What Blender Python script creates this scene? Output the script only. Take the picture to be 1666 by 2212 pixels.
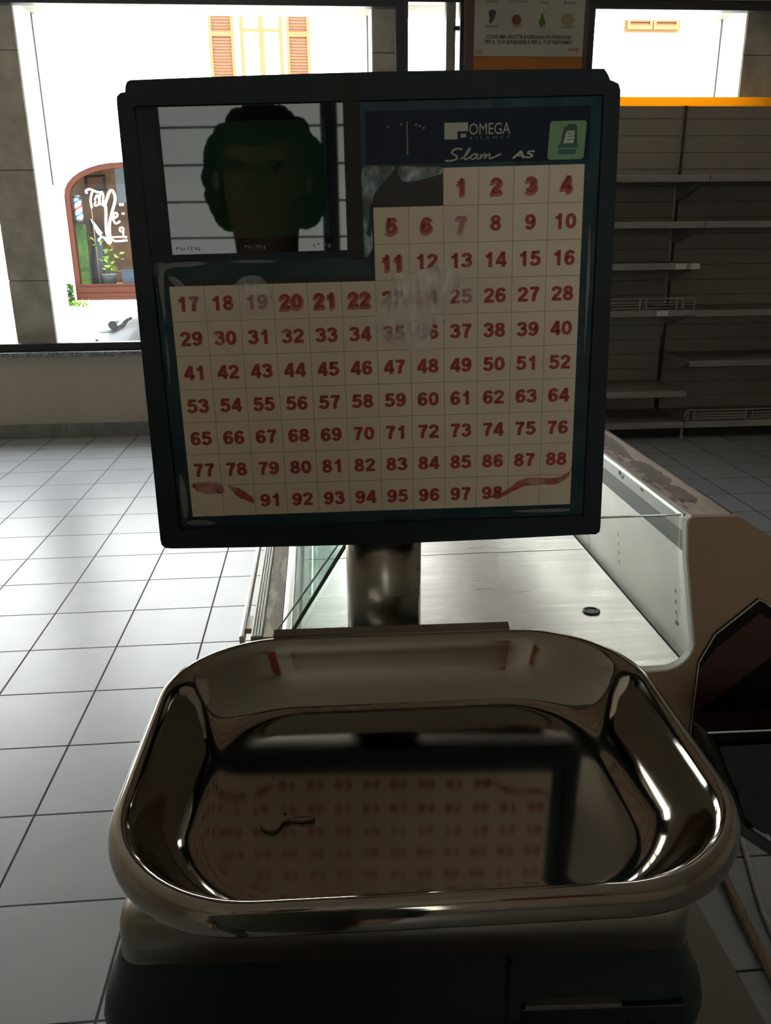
import bpy, bmesh, math, random
from mathutils import Matrix, Vector
from math import sin, cos, pi, radians as rad

random.seed(7)
SC = bpy.context.scene
COL = SC.collection
for o_ in list(bpy.data.objects):
    bpy.data.objects.remove(o_, do_unlink=True)

# ------------------------------------------------------------------ camera, sky, sun, exposure
CAM_H = 1.5286
cam_d = bpy.data.cameras.new('camera')
cam_d.sensor_fit = 'VERTICAL'
cam_d.sensor_height = 36.0
cam_d.lens = 1770.0 / 2212.0 * 36.0
cam_d.clip_start = 0.02
cam_d.clip_end = 300
cam = bpy.data.objects.new('camera', cam_d)
COL.objects.link(cam)
cam.matrix_world = (Matrix.Translation((0, 0, CAM_H)) @ Matrix.Rotation(-0.0774585, 4, 'Z')
                    @ Matrix.Rotation(pi / 2 - 0.3251143, 4, 'X') @ Matrix.Rotation(-0.0096, 4, 'Z'))
SC.camera = cam

SC.view_settings.view_transform = 'Standard'
SC.view_settings.look = 'None'
SC.view_settings.gamma = 1.0
SC.view_settings.use_curve_mapping = False
SC.view_settings.exposure = 0.55
SC.cycles.use_denoising = True
SC.cycles.max_bounces = 10
SC.cycles.diffuse_bounces = 5
SC.cycles.glossy_bounces = 5
SC.cycles.transparent_max_bounces = 16
SC.cycles.caustics_reflective = False
SC.cycles.caustics_refractive = False
SC.cycles.sample_clamp_indirect = 6.0

world = bpy.data.worlds.new('sky')
SC.world = world
world.use_nodes = True
wn = world.node_tree
wn.nodes['Background'].inputs[0].default_value = (0.86, 0.94, 1.0, 1)
wn.nodes['Background'].inputs[1].default_value = 8.0

sun_d = bpy.data.lights.new('sun', 'SUN')
sun_d.energy = 11.0
sun_d.angle = rad(0.6)
sun_d.color = (1.0, 0.95, 0.86)
sun = bpy.data.objects.new('sun', sun_d)
COL.objects.link(sun)
sun.location = (8, -6, 14)
sun.rotation_euler = Vector((-0.60, 0.40, -0.69)).to_track_quat('-Z', 'Y').to_euler()

def portal(loc, rot, sx, sy):
    d = bpy.data.lights.new('window_portal', 'AREA')
    d.shape = 'RECTANGLE'; d.size = sx; d.size_y = sy
    d.cycles.is_portal = True
    o = bpy.data.objects.new('window_portal', d)
    COL.objects.link(o); o.location = loc; o.rotation_euler = rot

# ------------------------------------------------------------------ materials
def srgb(r, g, b):
    f = lambda c: (c / 12.92 if c <= 0.04045 else ((c + 0.055) / 1.055) ** 2.4)
    return (f(r / 255), f(g / 255), f(b / 255), 1)

def P(m, **kw):
    b = m.node_tree.nodes['Principled BSDF']
    for k, v in kw.items():
        b.inputs[k.replace('_', ' ')].default_value = v
    return b

def mat(name, col, rough=0.5, metal=0.0, spec=0.5, **kw):
    m = bpy.data.materials.new(name); m.use_nodes = True
    if len(col) == 3: col = (*col, 1)
    b = P(m, Base_Color=col, Roughness=rough, Metallic=metal)
    b.inputs['Specular IOR Level'].default_value = spec
    for k, v in kw.items():
        b.inputs[k.replace('_', ' ')].default_value = v
    return m

def nodes(m):
    return m.node_tree.nodes, m.node_tree.links

def noise_col(m, c1, c2, scale=(5, 5, 5), detail=4, lo=0.4, hi=0.6, rough=None, bump=0.0, coords='Object'):
    """vary the base colour (and optionally roughness / bump) by noise"""
    N, L = nodes(m); b = N['Principled BSDF']
    tc = N.new('ShaderNodeTexCoord'); mp = N.new('ShaderNodeMapping')
    mp.inputs['Scale'].default_value = scale
    L.new(tc.outputs[coords], mp.inputs[0])
    n = N.new('ShaderNodeTexNoise'); n.inputs['Scale'].default_value = 1; n.inputs['Detail'].default_value = detail
    L.new(mp.outputs[0], n.inputs['Vector'])
    r = N.new('ShaderNodeValToRGB')
    r.color_ramp.elements[0].position = lo; r.color_ramp.elements[1].position = hi
    r.color_ramp.elements[0].color = c1 if len(c1) == 4 else (*c1, 1)
    r.color_ramp.elements[1].color = c2 if len(c2) == 4 else (*c2, 1)
    L.new(n.outputs['Fac'], r.inputs[0]); L.new(r.outputs[0], b.inputs['Base Color'])
    if rough:
        mr = N.new('ShaderNodeMapRange'); mr.inputs['To Min'].default_value = rough[0]; mr.inputs['To Max'].default_value = rough[1]
        mr.inputs['From Min'].default_value = lo; mr.inputs['From Max'].default_value = hi
        L.new(n.outputs['Fac'], mr.inputs['Value']); L.new(mr.outputs[0], b.inputs['Roughness'])
    if bump:
        bp = N.new('ShaderNodeBump'); bp.inputs['Strength'].default_value = bump; bp.inputs['Distance'].default_value = 0.002
        L.new(n.outputs['Fac'], bp.inputs['Height']); L.new(bp.outputs[0], b.inputs['Normal'])
    return m

def thin_glass(name, tint=(0.98, 0.98, 0.975), ior=1.5, rough=0.0, extra=None):
    """pane: straight-through transparency plus a Fresnel reflection"""
    m = bpy.data.materials.new(name); m.use_nodes = True
    N, L = nodes(m); N.clear()
    out = N.new('ShaderNodeOutputMaterial'); mix = N.new('ShaderNodeMixShader')
    tr = N.new('ShaderNodeBsdfTransparent'); tr.inputs[0].default_value = (*tint, 1)
    gl = N.new('ShaderNodeBsdfGlossy'); gl.inputs['Roughness'].default_value = rough
    fr = N.new('ShaderNodeFresnel'); ge = N.new('ShaderNodeNewGeometry'); mr = N.new('ShaderNodeMapRange')
    mr.inputs['To Min'].default_value = ior; mr.inputs['To Max'].default_value = 1 / ior
    L.new(ge.outputs['Backfacing'], mr.inputs['Value']); L.new(mr.outputs[0], fr.inputs[0])
    L.new(fr.outputs[0], mix.inputs[0]); L.new(tr.outputs[0], mix.inputs[1]); L.new(gl.outputs[0], mix.inputs[2])
    L.new(mix.outputs[0], out.inputs[0])
    return m

def film(name, col, alpha, rough=0.2, spec=0.5, noise=None):
    m = mat(name, col, rough, 0, spec); P(m, Alpha=alpha)
    if noise:
        N, L = nodes(m); b = N['Principled BSDF']
        tc = N.new('ShaderNodeTexCoord'); n = N.new('ShaderNodeTexNoise')
        n.inputs['Scale'].default_value = noise[0]; n.inputs['Detail'].default_value = 3
        L.new(tc.outputs['Object'], n.inputs['Vector'])
        mr = N.new('ShaderNodeMapRange'); mr.inputs['From Min'].default_value = 0.35; mr.inputs['From Max'].default_value = 0.65
        mr.inputs['To Min'].default_value = noise[1]; mr.inputs['To Max'].default_value = noise[2]
        L.new(n.outputs['Fac'], mr.inputs['Value']); L.new(mr.outputs[0], b.inputs['Alpha'])
    return m

def floor_material():
    m = mat('floor_tiles', (0.5, 0.5, 0.5), 0.3, 0, 0.65)
    N, L = nodes(m); b = N['Principled BSDF']
    geo = N.new('ShaderNodeNewGeometry'); sep = N.new('ShaderNodeSeparateXYZ')
    L.new(geo.outputs['Position'], sep.inputs[0])
    T = 0.333
    ds = []
    for ax, off in (('X', -1.8394), ('Y', 4.3066)):
        a = N.new('ShaderNodeMath'); a.operation = 'SUBTRACT'; a.inputs[1].default_value = off - 30 * T
        L.new(sep.outputs[ax], a.inputs[0])
        d = N.new('ShaderNodeMath'); d.operation = 'DIVIDE'; d.inputs[1].default_value = T; L.new(a.outputs[0], d.inputs[0])
        f = N.new('ShaderNodeMath'); f.operation = 'FRACT'; L.new(d.outputs[0], f.inputs[0])
        s = N.new('ShaderNodeMath'); s.operation = 'SUBTRACT'; s.inputs[1].default_value = 0.5; L.new(f.outputs[0], s.inputs[0])
        ab = N.new('ShaderNodeMath'); ab.operation = 'ABSOLUTE'; L.new(s.outputs[0], ab.inputs[0])
        fl = N.new('ShaderNodeMath'); fl.operation = 'FLOOR'; L.new(d.outputs[0], fl.inputs[0])
        ds.append((ab, fl))
    mx = N.new('ShaderNodeMath'); mx.operation = 'MAXIMUM'
    L.new(ds[0][0].outputs[0], mx.inputs[0]); L.new(ds[1][0].outputs[0], mx.inputs[1])
    ramp = N.new('ShaderNodeValToRGB')
    ramp.color_ramp.elements[0].position = 0.4895; ramp.color_ramp.elements[1].position = 0.4925
    ramp.color_ramp.elements[0].color = (0, 0, 0, 1); ramp.color_ramp.elements[1].color = (1, 1, 1, 1)
    L.new(mx.outputs[0], ramp.inputs[0])
    cb = N.new('ShaderNodeCombineXYZ'); L.new(ds[0][1].outputs[0], cb.inputs[0]); L.new(ds[1][1].outputs[0], cb.inputs[1])
    wnz = N.new('ShaderNodeTexWhiteNoise'); L.new(cb.outputs[0], wnz.inputs[0])
    nz = N.new('ShaderNodeTexNoise'); nz.inputs['Scale'].default_value = 5; nz.inputs['Detail'].default_value = 6
    L.new(geo.outputs['Position'], nz.inputs['Vector'])
    add = N.new('ShaderNodeMath'); add.operation = 'MULTIPLY_ADD'; add.inputs[1].default_value = 0.35
    L.new(wnz.outputs['Value'], add.inputs[0]); L.new(nz.outputs['Fac'], add.inputs[2])
    tile = N.new('ShaderNodeValToRGB')
    tile.color_ramp.elements[0].position = 0.3; tile.color_ramp.elements[1].position = 1.0
    tile.color_ramp.elements[0].color = (0.27, 0.28, 0.295, 1); tile.color_ramp.elements[1].color = (0.325, 0.335, 0.35, 1)
    L.new(add.outputs[0], tile.inputs[0])
    mixc = N.new('ShaderNodeMix'); mixc.data_type = 'RGBA'
    L.new(ramp.outputs[0], mixc.inputs[0]); L.new(tile.outputs[0], mixc.inputs[6]); mixc.inputs[7].default_value = (0.03, 0.03, 0.033, 1)
    L.new(mixc.outputs[2], b.inputs['Base Color'])
    mr = N.new('ShaderNodeMapRange'); mr.inputs['To Min'].default_value = 0.32; mr.inputs['To Max'].default_value = 0.9
    L.new(ramp.outputs[0], mr.inputs['Value']); L.new(mr.outputs[0], b.inputs['Roughness'])
    bp = N.new('ShaderNodeBump'); bp.inputs['Strength'].default_value = 0.5; bp.inputs['Distance'].default_value = 0.003; bp.invert = True
    L.new(ramp.outputs[0], bp.inputs['Height']); L.new(bp.outputs[0], b.inputs['Normal'])
    return m

M = {}
M['floor'] = floor_material()
M['cream'] = noise_col(mat('cream_plaster', (0.3720, 0.3410, 0.2852), 0.8), (0.400, 0.345, 0.280), (0.430, 0.375, 0.305), (2, 2, 2), bump=0.1)
M['ceiling'] = mat('ceiling_paint', (0.62, 0.56, 0.46), 0.9)
M['rear'] = mat('rear_wall_paint', (0.50, 0.43, 0.34), 0.9)
M['skirt'] = noise_col(mat('skirting_tile', (0.1500, 0.1500, 0.1440), 0.4), (0.1560, 0.1560, 0.1500), (0.2040, 0.2040, 0.1920), (9, 9, 9))
M['grout'] = mat('grout_dark', (0.05, 0.05, 0.05), 0.9)
M['granite'] = noise_col(mat('granite_sill', (0.2, 0.2, 0.2), 0.3), (0.06, 0.065, 0.07), (0.38, 0.38, 0.38), (90, 90, 90), 2, 0.35, 0.7)
M['frame'] = mat('dark_window_frame', (0.018, 0.018, 0.022), 0.35)
M['greyframe'] = mat('grey_metal_frame', (0.20, 0.185, 0.175), 0.4)
M['pane'] = thin_glass('window_glass')
M['shoppane'] = thin_glass('shop_glass', (0.97, 0.97, 0.97), 1.18)
M['addedtintpane'] = thin_glass('window_glass_added_tint', (0.60, 0.59, 0.545))  # tint added to cut the fill light from the rear window
M['stone'] = noise_col(mat('pier_stone', (0.3, 0.27, 0.22), 0.8), (0.36, 0.325, 0.27), (0.60, 0.55, 0.46), (7, 7, 7), 8, 0.3, 0.72, bump=0.4)
M['white'] = mat('white_render', (0.84, 0.84, 0.82), 0.85)
M['street'] = mat('pale_paving', (0.70, 0.69, 0.66), 0.9)
M['shutter'] = mat('shutter_wood', (0.1347, 0.0498, 0.0209), 0.55); P(M['shutter']).inputs['Specular IOR Level'].default_value = 0.08
M['shutterlight'] = mat('window_wood', (0.16, 0.090, 0.040), 0.55); P(M['shutterlight']).inputs['Specular IOR Level'].default_value = 0.08
M['shopwood'] = mat('shop_wood', (0.040, 0.0125, 0.0075), 0.5); P(M['shopwood']).inputs['Specular IOR Level'].default_value = 0.08
M['brownint'] = noise_col(mat('shop_interior', (0.2080, 0.1200, 0.0640), 0.8), (0.1600, 0.0928, 0.0480), (0.3200, 0.1920, 0.0960), (1.5, 1.5, 1.5)); P(M['brownint']).inputs['Specular IOR Level'].default_value = 0.08
M['paintwhite'] = mat('white_lettering', (0.85, 0.85, 0.85), 0.5)
M['red'] = mat('red_paint', (0.2750, 0.0150, 0.0150), 0.4)
M['blue'] = mat('blue_paint', (0.0100, 0.0800, 0.2500), 0.4)
M['polewhite'] = mat('pole_white', (0.30, 0.31, 0.32), 0.4)
M['polered'] = mat('pole_red', (0.20, 0.012, 0.012), 0.4)
M['poleblue'] = mat('pole_blue', (0.005, 0.06, 0.20), 0.4)
M['bushgreen'] = noise_col(mat('bush_green', (0.02, 0.06, 0.01), 0.6), (0.010, 0.030, 0.008), (0.06, 0.11, 0.025), (12, 12, 12)); P(M['bushgreen']).inputs['Specular IOR Level'].default_value = 0.08
M['black'] = mat('black_plastic', (0.012, 0.012, 0.013), 0.35)
M['leaf'] = noise_col(mat('leaf_green', (0.0900, 0.1800, 0.0225), 0.5), (0.0720, 0.1440, 0.0180), (0.1530, 0.2340, 0.0405), (9, 9, 9)); P(M['leaf']).inputs['Specular IOR Level'].default_value = 0.08
M['darkleaf'] = noise_col(mat('dark_leaf', (0.0270, 0.0720, 0.0135), 0.5), (0.0135, 0.0450, 0.0090), (0.0540, 0.1080, 0.0225), (12, 12, 12)); P(M['darkleaf']).inputs['Specular IOR Level'].default_value = 0.08
M['potgrey'] = mat('grey_pot', (0.0450, 0.0540, 0.0585), 0.5); P(M['potgrey']).inputs['Specular IOR Level'].default_value = 0.08
M['potblue'] = mat('slate_pot', (0.0158, 0.0225, 0.0315), 0.5); P(M['potblue']).inputs['Specular IOR Level'].default_value = 0.08
M['carpaint'] = mat('silver_car_paint', (0.0994, 0.1013, 0.1052), 0.25, 0.0, 0.5, Coat_Weight=0.2)
M['lampglass'] = mat('headlamp', (0.5, 0.52, 0.55), 0.08, 0.0, 0.8)
M['tyre'] = mat('tyre_rubber', (0.02, 0.02, 0.02), 0.8)
M['chrome'] = mat('chrome', (0.7, 0.7, 0.7), 0.12, 1.0)
M['carglass'] = mat('car_glass', (0.02, 0.025, 0.03), 0.05, 0.0, 0.8)

def steel(name, col, r1, r2, scale, bump=0.0):
    m = mat(name, col, 0.25, 1.0)
    c = Vector(col[:3])
    return noise_col(m, (*(c * 0.86), 1), (*c, 1), scale, 6, 0.3, 0.7, rough=(r1, r2), bump=bump)

M['deck'] = steel('brushed_steel_deck', (0.90, 0.865, 0.855), 0.36, 0.26, (5, 60, 5), 0.02)
M['backsteel'] = steel('steel_back_wall', (0.90, 0.86, 0.82), 0.55, 0.45, (12, 5, 5), 0.02)
P(M['backsteel'], Metallic=0.5)
M['pan'] = noise_col(mat('polished_steel', (0.5139, 0.4753, 0.4197), 0.05, 1.0), (0.3597, 0.3211, 0.2741, 1), (0.3939, 0.3554, 0.3083, 1), (6, 6, 6), 5, 0.3, 0.7, rough=(0.085, 0.065))
M['platter'] = steel('satin_steel', (0.3680, 0.3400, 0.2960), 0.40, 0.3, (50, 4, 4), 0.05)
M['pole'] = steel('pole_steel', (0.40, 0.37, 0.315), 0.34, 0.24, (5, 5, 60), 0.05)
M['alu'] = mat('aluminium', (0.60, 0.59, 0.57), 0.3, 1.0)
M['aludull'] = mat('dull_aluminium', (0.45, 0.44, 0.41), 0.45, 0.8)
M['alulight'] = mat('light_strip_plastic', (0.3480, 0.3360, 0.3060), 0.35)
M['endbrown'] = noise_col(mat('brown_end_panel', (0.3510, 0.2275, 0.1365), 0.6), (0.3510, 0.2236, 0.1352), (0.4030, 0.2600, 0.1625), (3, 3, 3), bump=0.05)
M['edgewhite'] = mat('cream_edge_trim', (0.72, 0.69, 0.62), 0.4)
M['veneer'] = noise_col(mat('pale_worn_ledge', (0.5670, 0.4455, 0.3645), 0.5), (0.4590, 0.3578, 0.2835), (0.6345, 0.5063, 0.4185), (30, 8, 30), 5, 0.42, 0.6)
M['brownveneer'] = noise_col(mat('brown_veneer', (0.16, 0.11, 0.085), 0.5), (0.13, 0.088, 0.067), (0.17, 0.12, 0.092), (20, 6, 20))
M['tornbeige'] = noise_col(mat('torn_beige_strip', (0.5, 0.4, 0.3), 0.6), (0.52, 0.43, 0.33), (0.86, 0.80, 0.66), (30, 7, 30), 4, 0.52, 0.58)
M['grille'] = mat('grey_grille', (0.0805, 0.0770, 0.0700), 0.5)
M['plinth'] = mat('dark_plinth', (0.03, 0.028, 0.026), 0.6)
M['greenglass'] = thin_glass('green_glass', (0.80, 0.90, 0.86))
M['glassedge'] = mat('glass_edge', (0.05, 0.12, 0.09), 0.1, 0, 0.6)
M['lightglass'] = mat('glass_edge_pale', (0.42, 0.52, 0.48), 0.15, 0, 0.6)
M['tabletop'] = noise_col(mat('counter_laminate', (0.18, 0.15, 0.12), 0.45), (0.16, 0.135, 0.115), (0.20, 0.17, 0.145), (5, 5, 5))

M['shelfgrey'] = noise_col(mat('shelf_grey', (0.2860, 0.2600, 0.2340), 0.5), (0.2600, 0.2405, 0.2145), (0.3250, 0.2990, 0.2665), (3, 3, 3))
M['lipgrey'] = mat('shelf_lip', (0.3640, 0.3510, 0.3250), 0.4)
M['backgrey'] = mat('shelf_back', (0.3360, 0.3010, 0.2660), 0.7)
M['darkred'] = mat('dark_upright', (0.075, 0.04, 0.032), 0.6)
M['orange'] = mat('orange_band', (0.90, 0.50, 0.015), 0.5)
def translucent(m, col, fac):
    N, L = nodes(m); b = N['Principled BSDF']; out = N['Material Output']
    t = N.new('ShaderNodeBsdfTranslucent'); t.inputs[0].default_value = (*col, 1)
    mx = N.new('ShaderNodeMixShader'); mx.inputs[0].default_value = fac
    L.new(b.outputs[0], mx.inputs[1]); L.new(t.outputs[0], mx.inputs[2]); L.new(mx.outputs[0], out.inputs[0])
translucent(M["orange"], (0.86, 0.50, 0.045), 0.5)
M['wire'] = mat('white_wire', (0.5, 0.48, 0.45), 0.4)
M['tag'] = mat('white_card', (0.75, 0.74, 0.70), 0.6)
M['poster'] = mat('poster_paper', (0.4092, 0.3828, 0.3432), 0.6)
M['posterorange'] = mat('poster_orange', (0.3844, 0.1240, 0.0124), 0.6)
M['ink'] = mat('black_ink', (0.02, 0.02, 0.02), 0.6)
M['coopred'] = mat('red_ink', (0.55, 0.03, 0.035), 0.6)
M['board'] = mat('maroon_board', (0.10, 0.055, 0.045), 0.6)
M['vegdark'] = mat('veg_dark', (0.06, 0.035, 0.04), 0.6)
M['vegred'] = mat('veg_red', (0.22, 0.045, 0.03), 0.6)
M['veggreen'] = mat('veg_green', (0.10, 0.15, 0.03), 0.6)
M['vegpale'] = mat('veg_pale', (0.28, 0.25, 0.12), 0.6)
M['vegorange'] = mat('veg_orange', (0.40, 0.12, 0.02), 0.6)

M['head'] = mat('navy_housing', (0.0196, 0.0266, 0.0364), 0.5, 0, 0.2)
M['teal'] = noise_col(mat('teal_panel', (0.02, 0.06, 0.075), 0.4, 0, 0.15), (0.014, 0.05, 0.066), (0.028, 0.085, 0.095), (40, 40, 40))
M['navy'] = mat('navy_label', (0.008, 0.016, 0.035), 0.45, 0, 0.15)
M['screen'] = mat('black_glass', (0.005, 0.006, 0.008), 0.02, 0, 0.45)
M['lcd'] = mat('lcd_panel', (0.014, 0.040, 0.020), 0.02, 0, 0.45)
M['paper'] = noise_col(mat('number_paper', (0.7720, 0.6177, 0.4632), 0.6), (0.7720, 0.6231, 0.4687), (0.8161, 0.6673, 0.5128), (12, 12, 12))
M['gridline'] = mat('grid_line', (0.33, 0.25, 0.18), 0.7)
M['redink'] = mat('red_numerals', (0.42, 0.055, 0.035), 0.6)
M['smear'] = film('pink_smear', (0.55, 0.075, 0.06), 0.6, 0.6, 0.2, noise=(60, 0.35, 0.75))
M['fade'] = mat('faded_pink', (0.56, 0.22, 0.165), 0.8, 0, 0.1)
M['film'] = film('film_painted_glare', (0.95, 0.93, 0.89), 0.5, 0.25, 0.6, noise=(28, 0.20, 0.46))  # whitish tone stands in for the window reflected in the film
M['filmtorn'] = film('torn_film', (0.42, 0.52, 0.52), 0.7, 0.3, 0.6, noise=(70, 0.2, 0.9))
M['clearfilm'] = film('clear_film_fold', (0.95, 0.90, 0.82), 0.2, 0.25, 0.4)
M['tape'] = film('brown_tape', (0.060, 0.046, 0.028), 0.72, 0.45, 0.12, noise=(60, 0.6, 0.9))
M['cleartape'] = film('clear_tape', (0.08, 0.08, 0.075), 0.3, 0.4, 0.15, noise=(40, 0.08, 0.35))
M['logo'] = mat('cream_logo', (0.50, 0.50, 0.40), 0.6)
M['icongreen'] = mat('green_sticker', (0.17, 0.33, 0.15), 0.4)
M['iconteal'] = mat('teal_ink', (0.01, 0.13, 0.10), 0.5)
M['icondark'] = mat('dark_green_ink', (0.04, 0.075, 0.03), 0.5)
M['iconwhite'] = mat('pale_ink', (0.55, 0.62, 0.52), 0.5)
M['needle'] = mat('needle_red', (0.16, 0.045, 0.02), 0.4)
M['text_dim'] = mat('grey_print', (0.22, 0.22, 0.22), 0.6)
M['darkpaper'] = mat('dark_backing', (0.035, 0.026, 0.02), 0.6)
M['greenbase'] = mat('dark_green_body', (0.006, 0.017, 0.015), 0.45)
M['slotstrip'] = mat('slot_strip', (0.14, 0.13, 0.10), 0.4)
M['binblack'] = mat('glossy_black_sheet', (0.018, 0.016, 0.015), 0.15)
M['binred'] = mat('glossy_maroon_sheet', (0.085, 0.042, 0.038), 0.3)
M['binedge'] = mat('bare_metal_edge', (0.62, 0.60, 0.56), 0.35)
M['bag'] = mat('black_plastic_bag', (0.0324, 0.0324, 0.0324), 0.3)
M['hose'] = mat('beige_hose', (0.4320, 0.3200, 0.2320), 0.5)
M['cable'] = mat('grey_cable', (0.4500, 0.4350, 0.4200), 0.5)
M['keymetal'] = mat('key_nickel', (0.34, 0.29, 0.225), 0.2, 1.0)
M['skin'] = mat('skin', (0.40, 0.22, 0.15), 0.5)
M['hair'] = mat('dark_hair', (0.015, 0.012, 0.010), 0.5)
M['shirt'] = mat('olive_shirt', (0.035, 0.04, 0.03), 0.8)
M['collar'] = mat('pale_collar', (0.30, 0.30, 0.28), 0.8)
M['trousers'] = mat('dark_trousers', (0.02, 0.022, 0.03), 0.8)
M['redbox'] = mat('red_cabinet', (0.2500, 0.0250, 0.0125), 0.5)

# ------------------------------------------------------------------ mesh helpers
def box(bm, a, b, mi=0, bev=0.0):
    lo = [min(a[i], b[i]) for i in range(3)]; hi = [max(a[i], b[i]) for i in range(3)]
    vs = [bm.verts.new((x, y, z)) for z in (lo[2], hi[2]) for y in (lo[1], hi[1]) for x in (lo[0], hi[0])]
    fs = []
    for q in ((0, 2, 3, 1), (4, 5, 7, 6), (0, 1, 5, 4), (2, 6, 7, 3), (0, 4, 6, 2), (1, 3, 7, 5)):
        f = bm.faces.new([vs[i] for i in q]); f.material_index = mi; fs.append(f)
    if bev:
        es = set(e for f in fs for e in f.edges)
        r = bmesh.ops.bevel(bm, geom=list(es), offset=bev, segments=2, affect='EDGES', profile=0.5)
        for f in r['faces']: f.material_index = mi
    return fs

def prism(bm, pts, fn, d0, d1, mi=0, mis=None):
    """extrude a 2-D polygon; fn(p, q, d) -> xyz"""
    v0 = [bm.verts.new(fn(p, q, d0)) for p, q in pts]
    v1 = [bm.verts.new(fn(p, q, d1)) for p, q in pts]
    n = len(pts)
    fs = []
    for a in (list(reversed(v0)), v1):
        f = bm.faces.new(a); f.material_index = mi; fs.append(f)
    for i in range(n):
        f = bm.faces.new((v0[i], v0[(i + 1) % n], v1[(i + 1) % n], v1[i]))
        f.material_index = mi if mis is None else mis
        fs.append(f)
    bmesh.ops.recalc_face_normals(bm, faces=fs)
    return fs

XZ = lambda p, q, d: (p, d, q)      # polygon in x,z extruded along y
YZ = lambda p, q, d: (d, p, q)
XY = lambda p, q, d: (p, q, d)

def strip(bm, inner, outer, fn, d, mi=0):
    n = len(inner)
    a = [bm.verts.new(fn(p, q, d)) for p, q in inner]; b = [bm.verts.new(fn(p, q, d)) for p, q in outer]
    for i in range(n - 1):
        f = bm.faces.new((a[i], a[i + 1], b[i + 1], b[i])); f.material_index = mi

def tube(bm, pts, r, seg=8, closed=False, mi=0, radii=None, caps=True, smooth=True):
    pts = [Vector(p) for p in pts]; n = len(pts); rings = []
    up = Vector((0, 0, 1)); prev = None
    for i, p in enumerate(pts):
        if closed: t = pts[(i + 1) % n] - pts[i - 1]
        else: t = pts[min(i + 1, n - 1)] - pts[max(i - 1, 0)]
        t.normalize()
        if prev is None:
            ref = up if abs(t.z) < 0.9 else Vector((1, 0, 0))
            a = t.cross(ref).normalized()
        else:
            a = (prev - t * prev.dot(t)).normalized()
        prev = a; b = t.cross(a)
        rr = radii[i] if radii else r
        rings.append([bm.verts.new(p + a * cos(2 * pi * k / seg) * rr + b * sin(2 * pi * k / seg) * rr) for k in range(seg)])
    for i in range(n if closed else n - 1):
        A = rings[i]; B = rings[(i + 1) % n]
        for k in range(seg):
            f = bm.faces.new((A[k], A[(k + 1) % seg], B[(k + 1) % seg], B[k])); f.material_index = mi; f.smooth = smooth
    if caps and not closed:
        f = bm.faces.new(list(reversed(rings[0]))); f.material_index = mi
        f = bm.faces.new(rings[-1]); f.material_index = mi

def lathe(bm, prof, c, seg=24, mi=0, cap=True, smooth=True):
    rings = [[bm.verts.new((c[0] + r * cos(2 * pi * k / seg), c[1] + r * sin(2 * pi * k / seg), c[2] + z)) for k in range(seg)] for r, z in prof]
    for A, B in zip(rings, rings[1:]):
        for k in range(seg):
            f = bm.faces.new((A[k], A[(k + 1) % seg], B[(k + 1) % seg], B[k])); f.material_index = mi; f.smooth = smooth
    if cap:
        f = bm.faces.new(list(reversed(rings[0]))); f.material_index = mi
        f = bm.faces.new(rings[-1]); f.material_index = mi

def loft(bm, rings, mi=0, cap0=True, cap1=True, smooth=True):
    R = [[bm.verts.new(p) for p in r] for r in rings]
    n = len(R[0])
    for A, B in zip(R, R[1:]):
        for k in range(n):
            f = bm.faces.new((A[k], A[(k + 1) % n], B[(k + 1) % n], B[k])); f.material_index = mi; f.smooth = smooth
    if cap0:
        f = bm.faces.new(list(reversed(R[0]))); f.material_index = mi
    if cap1:
        f = bm.faces.new(R[-1]); f.material_index = mi
    return R

def ball(bm, c, r, mi=0, sx=1, sy=1, sz=1, sub=2):
    res = bmesh.ops.create_icosphere(bm, subdivisions=sub, radius=r, matrix=Matrix.Translation(c) @ Matrix.Diagonal((sx, sy, sz, 1)))
    for v in res['verts']:
        for f in v.link_faces: f.material_index = mi; f.smooth = True

def rrect(hx, hy, r, seg=10, cx=0, cy=0):
    r = min(r, hx, hy); out = []
    for sx, sy, a0 in ((1, -1, -90), (1, 1, 0), (-1, 1, 90), (-1, -1, 180)):
        for k in range(seg + 1):
            a = rad(a0 + 90 * k / seg)
            out.append((cx + sx * (hx - r) + r * cos(a), cy + sy * (hy - r) + r * sin(a)))
    return out

def smoothline(pts, sub=6, closed=False):
    pts = [Vector((*p, 0)) if len(p) == 2 else Vector(p) for p in pts]; n = len(pts); out = []
    rng = range(n) if closed else range(n - 1)
    for i in rng:
        g = lambda j: pts[j % n] if closed else pts[max(0, min(n - 1, j))]
        p0, p1, p2, p3 = g(i - 1), g(i), g(i + 1), g(i + 2)
        for k in range(sub):
            t = k / sub
            out.append(0.5 * ((2 * p1) + (p2 - p0) * t + (2 * p0 - 5 * p1 + 4 * p2 - p3) * t * t + (3 * p1 - p0 - 3 * p2 + p3) * t ** 3))
    if not closed: out.append(pts[-1])
    return out

WORLD = {}   # name of an Empty -> world location (Empties are never rotated)

def obj(name, bm, mats, parent=None, smooth=False, xf=None, label=None, kind=None):
    if xf is not None: bm.transform(xf)
    if parent is not None:
        off = Vector((0, 0, 0)); p = parent
        while p is not None:
            off += p.location; p = p.parent
        bm.transform(Matrix.Translation(-off))
    me = bpy.data.meshes.new(name); bm.normal_update(); bm.to_mesh(me); bm.free()
    for m in (mats if isinstance(mats, (list, tuple)) else [mats]): me.materials.append(m)
    if smooth:
        for p_ in me.polygons: p_.use_smooth = True
    o = bpy.data.objects.new(name, me); COL.objects.link(o)
    if parent is not None: o.parent = parent
    if label: o['label'] = label
    if kind: o['kind'] = kind
    return o

def tag(o, label, cat, group=None):
    o['label'] = label; o['category'] = cat
    if group: o['group'] = group
    return o

def thing(name, label, cat, loc=(0, 0, 0), group=None):
    o = bpy.data.objects.new(name, None); COL.objects.link(o)
    o.location = loc; o.empty_display_size = 0.05
    return tag(o, label, cat, group)

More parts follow.
